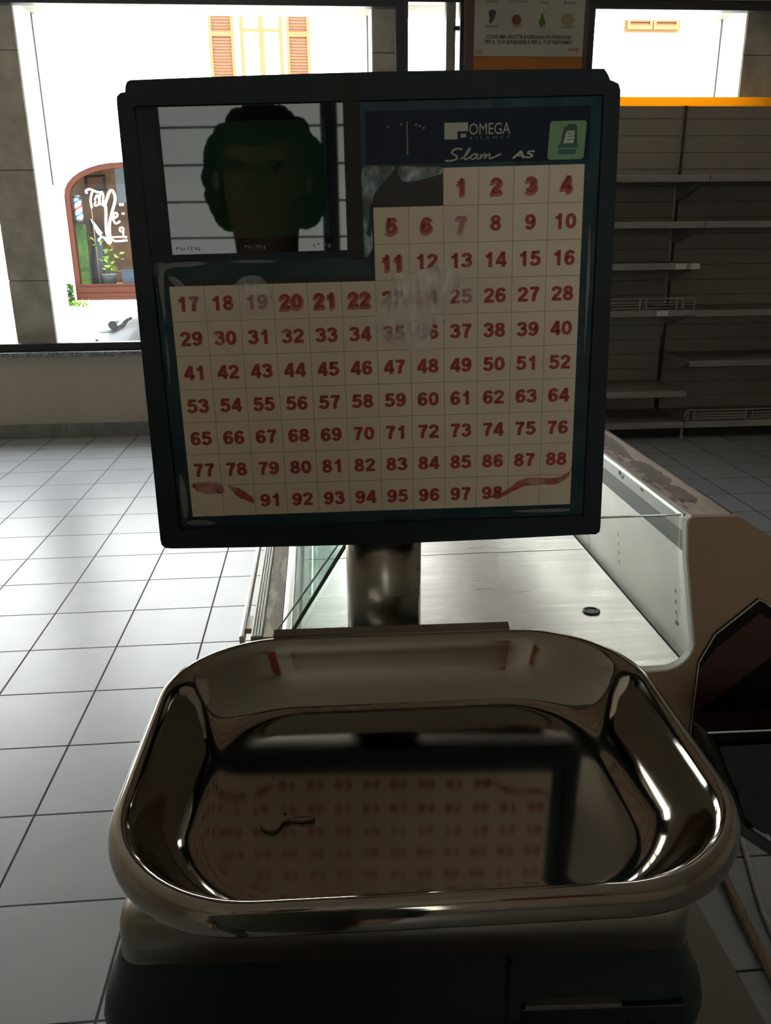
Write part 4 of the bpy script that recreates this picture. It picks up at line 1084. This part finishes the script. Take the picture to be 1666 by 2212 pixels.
# worn and smeared ink
def hpoly(name, lists, m, parent, y, label=None, wob=0.5, sub=5):
    for L_ in lists:
        bm = B()
        sm = smoothline(L_, sub, True)
        poly(bm, [((p.x + random.uniform(-wob, wob)) * mm, (p.y + random.uniform(-wob, wob)) * mm) for p in sm], y)
        obj(name, bm, m, parent, xf=HX, label=label)
random.seed(11)
hpoly('ink_smear', [[(-167, 31), (-150, 32), (-142, 29), (-140, 22), (-152, 21), (-164, 24)],
                    [(-136, 28), (-126, 25), (-116, 17), (-114, 12), (-120, 13), (-130, 19)],
                    [(94, 10), (104, 12), (116, 18), (124, 24), (136, 26), (150, 25), (160, 26), (168, 31), (170, 35), (168, 26), (158, 20), (140, 19), (126, 18), (114, 12), (104, 9)]], M['smear'], sheet, -0.0016, 'smeared pink ink')
ghosts = {1: (8, 0), 2: (9, 0), 3: (10, 0), 4: (11, 0), 5: (6, 1), 6: (7, 1), 7: (8, 1), 11: (6, 2), 20: (3, 3), 21: (4, 3), 22: (5, 3)}
for num, (c, r) in ghosts.items():
    x, z = cell(c, r); w = 19.4 if num >= 10 else 9.6; cx = x + CW * 0.5
    for k, (dx, dz) in enumerate(((0.9, -1.3), (-0.8, -2.3))):
        bm = B(); numeral(bm, str(num), (cx - w / 2 + dx) * mm, (cx + w / 2 + dx) * mm, (z - 20.4 + dz) * mm, (z - 8.0 + dz) * mm, -0.00092 - 0.00004 * k, 0)
        obj('faded_ink', bm, M['fade'], sheet, xf=HX, label='blurred worn red ink')

# loose protective film over the sheet, window glare painted in as whitish colour
def film_patch(name, L_, m, parent, y0=-0.003, amp=0.0016, n=14, label=None):
    sm = [(p.x, p.y) for p in smoothline(L_, 5, True)]
    bm = B(); poly(bm, [(p * mm, q * mm) for p, q in sm], y0)
    bmesh.ops.triangulate(bm, faces=bm.faces[:])
    for _ in range(3):
        bmesh.ops.subdivide_edges(bm, edges=[e for e in bm.edges if e.calc_length() > 0.006], cuts=1, use_grid_fill=True)
        bmesh.ops.triangulate(bm, faces=bm.faces[:])
    for v in bm.verts:
        x, z = v.co.x * 1000, v.co.z * 1000
        inside = 0 if v.is_boundary else 1
        v.co.y += inside * amp * (sin(x * 0.31 + z * 0.17) + sin(x * 0.13 - z * 0.41 + 2) + 0.6 * sin(x * 0.7 + 1)) * 0.5
        if not inside: v.co.y = -0.0018
    for f in bm.faces: f.smooth = True
    return obj(name, bm, m, parent, xf=HX, label=label)
pf_ = obj('protective_film', (lambda b_: (quad(b_, -0.1805, -0.0095, -0.171, 0.219, -0.0014), quad(b_, -0.171, 0.2005, -0.002, 0.219, -0.0014), quad(b_, 0.171, -0.0095, 0.1805, 0.287, -0.0014), quad(b_, -0.171, -0.0095, 0.171, -0.0005, -0.0014), b_)[4])(B()), M['cleartape'], head, xf=HX, label='clear film edge over the teal plate')
film_patch('loose_film_glare', [(0, 173), (12, 190), (15, 205), (27, 204), (40, 207), (53, 211), (66, 208), (70, 196), (64, 184), (60, 170), (56, 160), (50, 163), (36, 164), (33, 156), (44, 148), (48, 142), (36, 141), (22, 144), (1, 152)], M['film'], pf_, label='loose film with painted-in window glare')
film_patch('loose_film_glare', [(70, 205), (80, 210), (90, 203), (92, 190), (84, 178), (72, 170), (62, 172), (68, 186)], M['clearfilm'], pf_, amp=0.001)
film_patch('loose_film_glare', [(-121, 178), (-118, 196), (-110, 205), (-96, 206), (-89, 199), (-84, 190), (-90, 178), (-96, 172), (-104, 176), (-116, 171)], M['film'], pf_)
film_patch('loose_film_glare', [(-170, 206), (-163, 206), (-150, 192), (-135, 173), (-133, 170), (-142, 178), (-158, 192)], M['clearfilm'], pf_, amp=0.0006)
film_patch('loose_film_glare', [(-145, 170), (-140, 172), (-128, 150), (-124, 142), (-132, 150)], M['clearfilm'], pf_, amp=0.0006)
film_patch('loose_film_glare', [(-80, 168), (-70, 172), (-66, 165), (-76, 160), (-84, 160)], M['clearfilm'], pf_)
film_patch('loose_film_glare', [(30, 254), (48, 255), (70, 256), (84, 250), (80, 232), (72, 228), (64, 240), (48, 248), (32, 250)], M['clearfilm'], pf_, amp=0.001)
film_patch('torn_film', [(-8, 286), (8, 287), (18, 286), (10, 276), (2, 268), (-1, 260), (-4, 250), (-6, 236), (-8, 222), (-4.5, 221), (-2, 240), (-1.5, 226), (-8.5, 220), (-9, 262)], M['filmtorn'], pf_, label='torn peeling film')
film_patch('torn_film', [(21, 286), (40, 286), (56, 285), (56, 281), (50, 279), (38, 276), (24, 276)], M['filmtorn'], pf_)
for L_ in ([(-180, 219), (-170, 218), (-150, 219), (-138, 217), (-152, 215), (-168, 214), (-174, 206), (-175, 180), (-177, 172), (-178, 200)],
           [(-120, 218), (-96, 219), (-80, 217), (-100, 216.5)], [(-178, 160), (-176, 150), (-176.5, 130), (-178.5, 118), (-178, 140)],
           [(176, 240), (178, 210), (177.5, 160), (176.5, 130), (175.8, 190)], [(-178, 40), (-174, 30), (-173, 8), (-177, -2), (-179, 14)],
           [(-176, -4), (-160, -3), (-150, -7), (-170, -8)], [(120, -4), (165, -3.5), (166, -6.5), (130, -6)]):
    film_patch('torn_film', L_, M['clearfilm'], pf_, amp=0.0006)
bm = B(); quad(bm, -0.008, 0.2565, 0.0565, 0.2875, -0.0007); quad(bm, -0.181, 0.1995, 0.0, 0.2035, -0.0007); quad(bm, -0.0025, 0.2, 0.0, 0.257, -0.0007); obj('dark_backing', bm, M['darkpaper'], head, xf=HX)

# display window
bm = B(); quad(bm, -0.1825, 0.2205, -0.0085, 0.335, -0.0012); box(bm, (-0.183, -0.004, 0.2195), (-0.0085, 0.0, 0.2235)); disp = obj('display_surround', bm, M['head'], head, xf=HX)
bm = B(); box(bm, (-0.1645, -0.0028, 0.2245), (-0.021, -0.0013, 0.3335)); obj('display_glass', bm, M['screen'], disp, xf=HX, label='glossy black display glass')
bm = B(); box(bm, (-0.152, -0.0032, 0.236), (-0.0365, -0.0028, 0.3225)); obj('lcd', bm, M['lcd'], disp, xf=HX, label='faintly green liquid crystal screen')
for wa, wb, (xa, xb, xc, xd) in (('Max', '12 kg', (-0.1610, -0.1535, -0.1515, -0.1415)), ('Min', '40 g', (-0.1055, -0.0985, -0.0965, -0.0885)), ('e =', '2 g', (-0.050, -0.0445, -0.0415, -0.0355))):
    bm = B(); text(bm, wa, xa, xb, 0.2278, 0.2306, -0.0030); text(bm, wb, xc, xd, 0.2269, 0.2309, -0.0030, bold=0.015)
    obj('capacity_print', bm, M['text_dim'], disp, xf=HX)

# maker's label
bm = B(); quad(bm, -0.0045, 0.2885, 0.1735, 0.3275, -0.0008); lab = obj('maker_label', bm, M['navy'], head, xf=HX, label='navy label with cream lettering')
yb2 = -0.0011
bm = B()
poly(bm, HP([(57.8, 305.5), (68.2, 305.5), (68.2, 311.2), (76.4, 311.2), (76.4, 317.6), (57.8, 317.6)]), yb2)
poly(bm, HP([(69.2, 305.5), (76.4, 305.5), (76.4, 310.4), (69.2, 310.4)]), yb2, 1)
poly(bm, HP([(70.6, 306.8), (74.8, 306.8), (74.8, 309.4), (70.6, 309.4)]), yb2 - 0.0002)
text(bm, 'OMEGA', 0.0775, 0.1100, 0.3085, 0.3168, yb2)
text(bm, 'B  I  L  A  N  C  E', 0.0780, 0.1095, 0.3052, 0.3072, yb2, 2)
text(bm, 'AS', 0.1112, 0.1300, 0.2903, 0.2962, yb2, bold=0.03, shear=0.2)
def bstroke(pts, r):
    tube(bm, [(p.x * mm, yb2, p.y * mm) for p in smoothline(pts, 5)], r * 1.3 * mm, 5)
bstroke([(72, 298), (69, 298.6), (65, 297.6), (63.5, 295.6), (66.5, 293.8), (68, 292), (65.5, 290.3), (61, 289.8), (58, 290)], 0.75)
bstroke([(70.5, 291), (75, 293.5), (78, 298), (77.5, 298.6), (75.4, 296), (73.6, 291.6), (75, 290.6), (78, 292)], 0.6)
bstroke([(84.5, 294), (81, 294.2), (78.6, 292.2), (79.8, 290.6), (82.4, 291.6), (84.4, 294), (83.6, 291), (85.6, 291)], 0.6)
bstroke([(87, 294.2), (86.4, 290.8), (88.4, 293.4), (90.4, 294), (89.8, 290.8), (92, 293.4), (94, 294), (93.6, 291), (96, 291.2), (103, 294)], 0.6)
obj('logo_print', bm, [M['logo'], M['head'], M['text_dim']], lab, xf=HX, label='cream maker logo and model lettering')
bm = B()
poly(bm, [(p * mm, q * mm) for p, q in [(155.3 + a + (b_ * 0.055), 302.8 + b_) for a, b_ in rrect(14.6, 14.1, 2.5, 5)]], yb2, 0)
poly(bm, HP([(150.0, 299), (163.5, 299), (163.0, 312.5), (152.5, 312.5)]), yb2 - 0.0002, 2)
poly(bm, HP([(152.2, 300.5), (160.5, 300.5), (161.2, 310.5), (155.2, 310.5), (153.4, 305)]), yb2 - 0.0004, 3)
poly(bm, HP([(154, 309.5), (162.4, 309.5), (162.2, 314.4), (155.4, 314.4)]), yb2 - 0.0005, 2)
for k in range(3): poly(bm, HP([(155.2, 303 + 2.2 * k), (160, 303 + 2.2 * k), (160, 303.6 + 2.2 * k), (155.2, 303.6 + 2.2 * k)]), yb2 - 0.0006, 1)
poly(bm, HP([(147.8, 297.2), (164.2, 297.2), (164.4, 299.8), (147.8, 299.8)]), yb2 - 0.0004, 1)
poly(bm, HP([(148.5, 292.6), (162, 292.6), (162.6, 296.2), (148.5, 296.2)]), yb2 - 0.0004, 1)
obj('ticket_sticker', bm, [M['icongreen'], M['iconteal'], M['icondark'], M['iconwhite']], lab, xf=HX, label='green sticker with a ticket printer picture')
bm = B(); box(bm, (0.0278, -0.0018, 0.295), (0.0290, -0.0009, 0.3195), 0)
obj('needle', bm, M['needle'], lab, xf=HX, label='red dial needle')
bm = B()
for p, q in ((13.3, 315.5), (23.9, 317.4), (35.5, 316.7), (38.5, 315.8), (41.6, 314.4)): poly(bm, [((p + 0.95 * cos(2 * pi * k / 10)) * mm, (q + 0.95 * sin(2 * pi * k / 10)) * mm) for k in range(10)], yb2)
obj('dial_dots', bm, M['text_dim'], lab, xf=HX)
bm = B(); text(bm, 'OMEGA', -0.004, 0.022, -0.0108, -0.0055, -0.0015, bold=0.02); obj('lower_print', bm, M['head'], head, xf=HX)
# tapes
bm = B()
for xa, xb in ((-0.0215, -0.0085),):
    pr = [(xa, -0.0046, 0.2175), (xa, -0.0046, 0.336), (xa, -0.0046, 0.3505)]
    vs0 = [bm.verts.new((xa - 0.0008 * (k == 0), p[1], p[2])) for k, p in enumerate(pr)]; vs1 = [bm.verts.new((xb, p[1], p[2])) for p in pr]
    for i in range(2): bm.faces.new((vs0[i], vs1[i], vs1[i + 1], vs0[i + 1]))
obj('brown_tape', bm, M['tape'], head, xf=HX, label='brown tape strip beside the display')
bm = B(); quad(bm, -0.1945, 0.207, -0.1765, 0.3265, -0.0046); quad(bm, -0.1765, 0.222, -0.1675, 0.318, -0.0046); obj('clear_tape', bm, M['cleartape'], head, xf=HX, label='clear tape strip on the left bezel')

# ================================================================== KEY IN THE PAN
bm = B()
ko = [(-0.0505, 0.4578), (-0.0500, 0.4610), (-0.0470, 0.4660), (-0.0420, 0.4700), (-0.0370, 0.4712), (-0.0325, 0.4690), (-0.0305, 0.4672), (-0.0165, 0.4652), (-0.0140, 0.4625), (-0.0170, 0.4600), (-0.0200, 0.4606), (-0.0225, 0.4598), (-0.0260, 0.4608), (-0.0310, 0.4620), (-0.0350, 0.4605), (-0.0370, 0.4570), (-0.0395, 0.4530), (-0.0425, 0.4518), (-0.0470, 0.4535)]
prism(bm, ko, XY, 1.15385, 1.1560)
key = thing('key', 'small flat metal door key lying in the steel weighing pan', 'key', (-0.035, 0.462, 1.1538))
kb = obj('key_bow_and_blade', bm, M['keymetal'], key)
bm = B(); box(bm, (-0.0295, 0.4632, 1.15605), (-0.0165, 0.4642, 1.1566)); obj('blade_ridge', bm, M['keymetal'], key)
bm = B(); lathe(bm, [(0.0013, 1.15602), (0.0013, 1.15625)], (-0.0345, 0.4672, 0), 12); obj('key_hole', bm, M['black'], key)

# ================================================================== BLACK BAG BIN ON THE CASE END
binr = thing('bag_dispenser', 'glossy black bag dispenser hung on the brown end panel', 'bag dispenser', (0.75, 1.1, 0.6))
bk = [(0.645, 0.55), (0.644, 0.815), (0.667, 0.868), (0.737, 0.931), (0.748, 0.926), (0.83, 0.86), (0.90, 0.80), (0.90, 0.55)]
bm = B(); prism(bm, bk, XZ, 1.2295, 1.2345); bp_ = obj('back_plate', bm, M['binred'], binr, label='dark maroon glossy back plate')
bm = B()
tube(bm, [(p, 1.2285, q) for p, q in bk[0:6]], 0.0012, 5); obj('bright_edge', bm, M['binedge'], bp_, label='thin bright metal edge')
bm = B(); poly(bm, [(0.6445, 0.80), (0.644, 0.815), (0.667, 0.868), (0.737, 0.931), (0.748, 0.926), (0.80, 0.884), (0.795, 0.872), (0.742, 0.905), (0.672, 0.842)], 1.2282); obj('dark_hood', bm, M['binblack'], bp_)
bm = B()
# front tray: tapered box, open at the top
fr = [(0.560, 1.02, 0.815), (0.90, 1.02, 0.810), (0.90, 1.2285, 0.70), (0.645, 1.2285, 0.70)]
bt = [(0.655, 1.06, 0.60), (0.88, 1.06, 0.60), (0.88, 1.2285, 0.56), (0.66, 1.2285, 0.56)]
va = [bm.verts.new(p) for p in fr]; vb = [bm.verts.new(p) for p in bt]
for i in range(4):
    if i != 2: bm.faces.new((va[i], va[(i + 1) % 4], vb[(i + 1) % 4], vb[i]))
bm.faces.new(vb); bmesh.ops.recalc_face_normals(bm, faces=bm.faces[:])
tray = obj('tray', bm, M['binblack'], binr)
so = tray.modifiers.new('thickness', 'SOLIDIFY'); so.thickness = 0.003
bm = B(); tube(bm, [(0.562, 1.0185, 0.8165), (0.90, 1.0185, 0.8115)], 0.0013, 6); obj('bright_edge', bm, M['binedge'], tray)
bm = B(); poly(bm, [(0.65, 0.715), (0.90, 0.715), (0.90, 0.86), (0.80, 0.84)], 1.2275); obj('inner_panel', bm, M['binblack'], binr)
# crumpled black bags over the tray front
bm = B()
gx, gz = 14, 10
random.seed(5)
G = [[None] * (gz + 1) for _ in range(gx + 1)]
for i in range(gx + 1):
    for j in range(gz + 1):
        u, v = i / gx, j / gz
        x_ = 0.575 + 0.31 * u + 0.08 * v * (1 - u); z_ = 0.800 - (0.16 + 0.03 * sin(u * 9)) * v
        y_ = 1.012 + 0.03 * v + random.uniform(-0.008, 0.004) * (v > 0)
        G[i][j] = bm.verts.new((x_, y_ - 0.006, z_))
for i in range(gx):
    for j in range(gz): bm.faces.new((G[i][j], G[i + 1][j], G[i + 1][j + 1], G[i][j + 1])).smooth = True
bg = obj('plastic_bags', bm, M['bag'], binr, label='crumpled black plastic bags')
bm = B(); tube(bm, [(0.60, 1.03, 0.70), (0.655, 1.05, 0.61), (0.72, 1.05, 0.56), (0.80, 1.06, 0.55)], 0.010, 8); obj('strap', bm, M['bag'], binr)

# things above the frame that the pan mirrors
bm = B(); box(bm, (0.42, 3.45, 2.62), (1.06, 3.55, 3.44), bev=0.02)
tag(obj('hanging_sign', bm, M['binred']), 'dark maroon box hanging under the ceiling, mirrored in the pan floor', 'sign')
bm = B(); box(bm, (0.62, -2.6, 2.75), (1.15, -2.56, 3.44), bev=0.01)
tag(obj('hanging_sign', bm, M['redbox']), 'red hanging sign mirrored in the back slope of the pan', 'sign')
bm = B(); box(bm, (-1.05, -2.6, 2.85), (-0.72, -2.56, 3.44), bev=0.01)
tag(obj('hanging_sign', bm, M['vegorange']), 'orange hanging sign mirrored in the back left slope of the pan', 'sign')

# hose and cable on the floor behind the case
bm = B()
path = smoothline([(0.93, 1.86, 0.0125), (0.965, 1.68, 0.0125), (0.960, 1.60, 0.0125), (0.94, 1.442, 0.0125), (0.925, 1.279, 0.0125), (0.90, 1.12, 0.0125), (0.84, 0.9, 0.0125)], 34)
tube(bm, path, 0.011, 10, radii=[0.0124 if k % 2 else 0.0088 for k in range(len(path))]); tag(obj('drain_hose', bm, M['hose']), 'beige corrugated drain hose lying on the floor behind the case', 'hose')
bm = B(); tube(bm, smoothline([(1.12, 1.9, 0.0085), (1.062, 1.676, 0.0085), (1.008, 1.492, 0.0085), (0.985, 1.384, 0.0085), (0.965, 1.24, 0.0085), (0.95, 1.0, 0.0085)], 8), 0.0078, 8); tag(obj('cable', bm, M['cable']), 'smooth grey cable lying on the floor beside the corrugated hose', 'cable')

# ================================================================== THE PHOTOGRAPHER (seen mirrored in the display)
man = None
def skin_body():
    me = bpy.data.meshes.new('person')
    Vv = [((-0.20, -0.29, 0.98), .15), ((-0.20, -0.29, 1.15), .145), ((-0.20, -0.30, 1.34), .165), ((-0.20, -0.29, 1.45), .10), ((-0.20, -0.27, 1.52), .058), ((-0.20, -0.26, 1.60), .075), ((-0.20, -0.255, 1.69), .088), ((-0.20, -0.27, 1.745), .07),
          ((-0.30, -0.29, 0.90), .10), ((-0.30, -0.28, 0.50), .062), ((-0.30, -0.30, 0.10), .042), ((-0.30, -0.20, 0.04), .035),
          ((-0.10, -0.29, 0.90), .10), ((-0.10, -0.28, 0.50), .062), ((-0.10, -0.30, 0.10), .042), ((-0.10, -0.20, 0.04), .035),
          ((-0.385, -0.30, 1.40), .06), ((-0.43, -0.32, 1.12), .045), ((-0.42, -0.22, 0.90), .03), ((-0.415, -0.18, 0.80), .025),
          ((-0.015, -0.30, 1.40), .06), ((0.03, -0.32, 1.12), .045), ((0.02, -0.22, 0.90), .03), ((0.015, -0.18, 0.80), .025)]
    E_ = [(0, 1), (1, 2), (2, 3), (3, 4), (4, 5), (5, 6), (6, 7), (0, 8), (8, 9), (9, 10), (10, 11), (0, 12), (12, 13), (13, 14), (14, 15), (2, 16), (16, 17), (17, 18), (18, 19), (2, 20), (20, 21), (21, 22), (22, 23)]
    for hand, sx in ((19, -1), (23, 1)):
        hx, hy, hz = Vv[hand][0]
        for k in range(4):
            b0 = len(Vv); dx = (-0.03 + 0.02 * k)
            Vv.append(((hx + 0.2 * dx, hy + dx, hz - 0.035), .0095)); Vv.append(((hx - sx * 0.006, hy + dx, hz - 0.075), .0085)); Vv.append(((hx - sx * 0.022, hy + dx, hz - 0.100), .0075))
            E_ += [(hand, b0), (b0, b0 + 1), (b0 + 1, b0 + 2)]
        b0 = len(Vv); Vv.append(((hx - sx * 0.015, hy + 0.035, hz - 0.005), .0105)); Vv.append(((hx - sx * 0.025, hy + 0.045, hz - 0.04), .009)); E_ += [(hand, b0), (b0, b0 + 1)]
    me.from_pydata([v for v, _ in Vv], E_, [])
    o = bpy.data.objects.new('person', me); COL.objects.link(o)
    sk = o.modifiers.new('skin', 'SKIN'); o.modifiers.new('smooth', 'SUBSURF').levels = 1
    o.modifiers['smooth'].render_levels = 2
    for i, (_, r) in enumerate(Vv): me.skin_vertices[0].data[i].radius = (r, r * (0.75 if i in (0, 1, 2) else 1)); me.skin_vertices[0].data[i].use_root = (i == 0)
    me.materials.append(M['skin'])
    return o
man = skin_body()
tag(man, 'person in a dark shirt facing the scale, mirrored in its display', 'person')
bm = B()
random.seed(21)
hc = Vector((-0.20, -0.29, 1.675))
for k in range(330):
    d = Vector((random.gauss(0, 1), random.gauss(0, 1), random.gauss(0, 1))).normalized()
    if d.z < -0.75 or (d.y > 0.35 and d.z < 0.45): continue
    if d.y > 0.15 and abs(d.x) < 0.62 and d.z < 0.5: continue
    low = max(0.0, -d.z)
    p = hc + Vector((d.x * (0.100 + 0.008 * low), d.y * 0.095, d.z * 0.105))
    ball(bm, p, random.uniform(0.018, 0.027), 0, 1, 1, 1.15, sub=2)
ball(bm, hc + Vector((0, -0.012, 0.01)), 0.092, 0, 1.03, 0.86, 1.06, sub=3)
obj('hair', bm, M['hair'], man)
bm = B()
ball(bm, (-0.20, -0.160, 1.660), 0.017, 0, 0.8, 1.2, 1.6); ball(bm, (-0.20, -0.168, 1.612), 0.022, 1, 1.1, 0.35, 0.25)
for s in (-1, 1): ball(bm, (-0.20 + s * 0.034, -0.172, 1.685), 0.012, 2, 1.2, 0.5, 0.7); ball(bm, (-0.20 + s * 0.090, -0.265, 1.665), 0.026, 0, 0.35, 0.7, 1.1)
obj('face_features', bm, [M['skin'], M['vegred'], M['hair']], man)
bm = B()
loft(bm, [[(-0.20 + hw * cos(2 * pi * k / 28), -0.295 + hd * sin(2 * pi * k / 28), z) for k in range(28)] for z, hw, hd in ((0.92, 0.19, 0.145), (1.10, 0.18, 0.14), (1.30, 0.21, 0.155), (1.40, 0.215, 0.14), (1.46, 0.15, 0.115), (1.50, 0.085, 0.09))], cap0=False, cap1=False)
for s in (-1, 1):
    tube(bm, [(-0.20 + s * 0.165, -0.30, 1.40), (-0.20 + s * 0.21, -0.305, 1.28), (-0.20 + s * 0.232, -0.32, 1.12), (-0.20 + s * 0.225, -0.24, 0.94)], 0.06, 14, radii=[0.078, 0.070, 0.058, 0.047], caps=False)
obj('shirt', bm, M['shirt'], man)
bm = B(); loft(bm, [[(-0.20 + r * cos(2 * pi * k / 20), -0.285 + r * sin(2 * pi * k / 20), z) for k in range(20)] for z, r in ((1.485, 0.098), (1.535, 0.075))], cap0=False, cap1=False); obj('collar', bm, M['collar'], man)
bm = B()
for s in (-1, 1): tube(bm, [(-0.20 + s * 0.09, -0.29, 0.97), (-0.20 + s * 0.10, -0.285, 0.75), (-0.20 + s * 0.10, -0.28, 0.50), (-0.20 + s * 0.10, -0.295, 0.07)], 0.1, 16, radii=[0.118, 0.105, 0.08, 0.06], caps=False)
obj('trousers', bm, M['trousers'], man)
bm = B()
for s in (-1, 1): ball(bm, (-0.20 + s * 0.10, -0.22, 0.045), 0.05, 0, 0.95, 2.4, 0.9)
obj('shoes', bm, M['black'], man)

bpy.data.objects.remove(_txo, do_unlink=True)
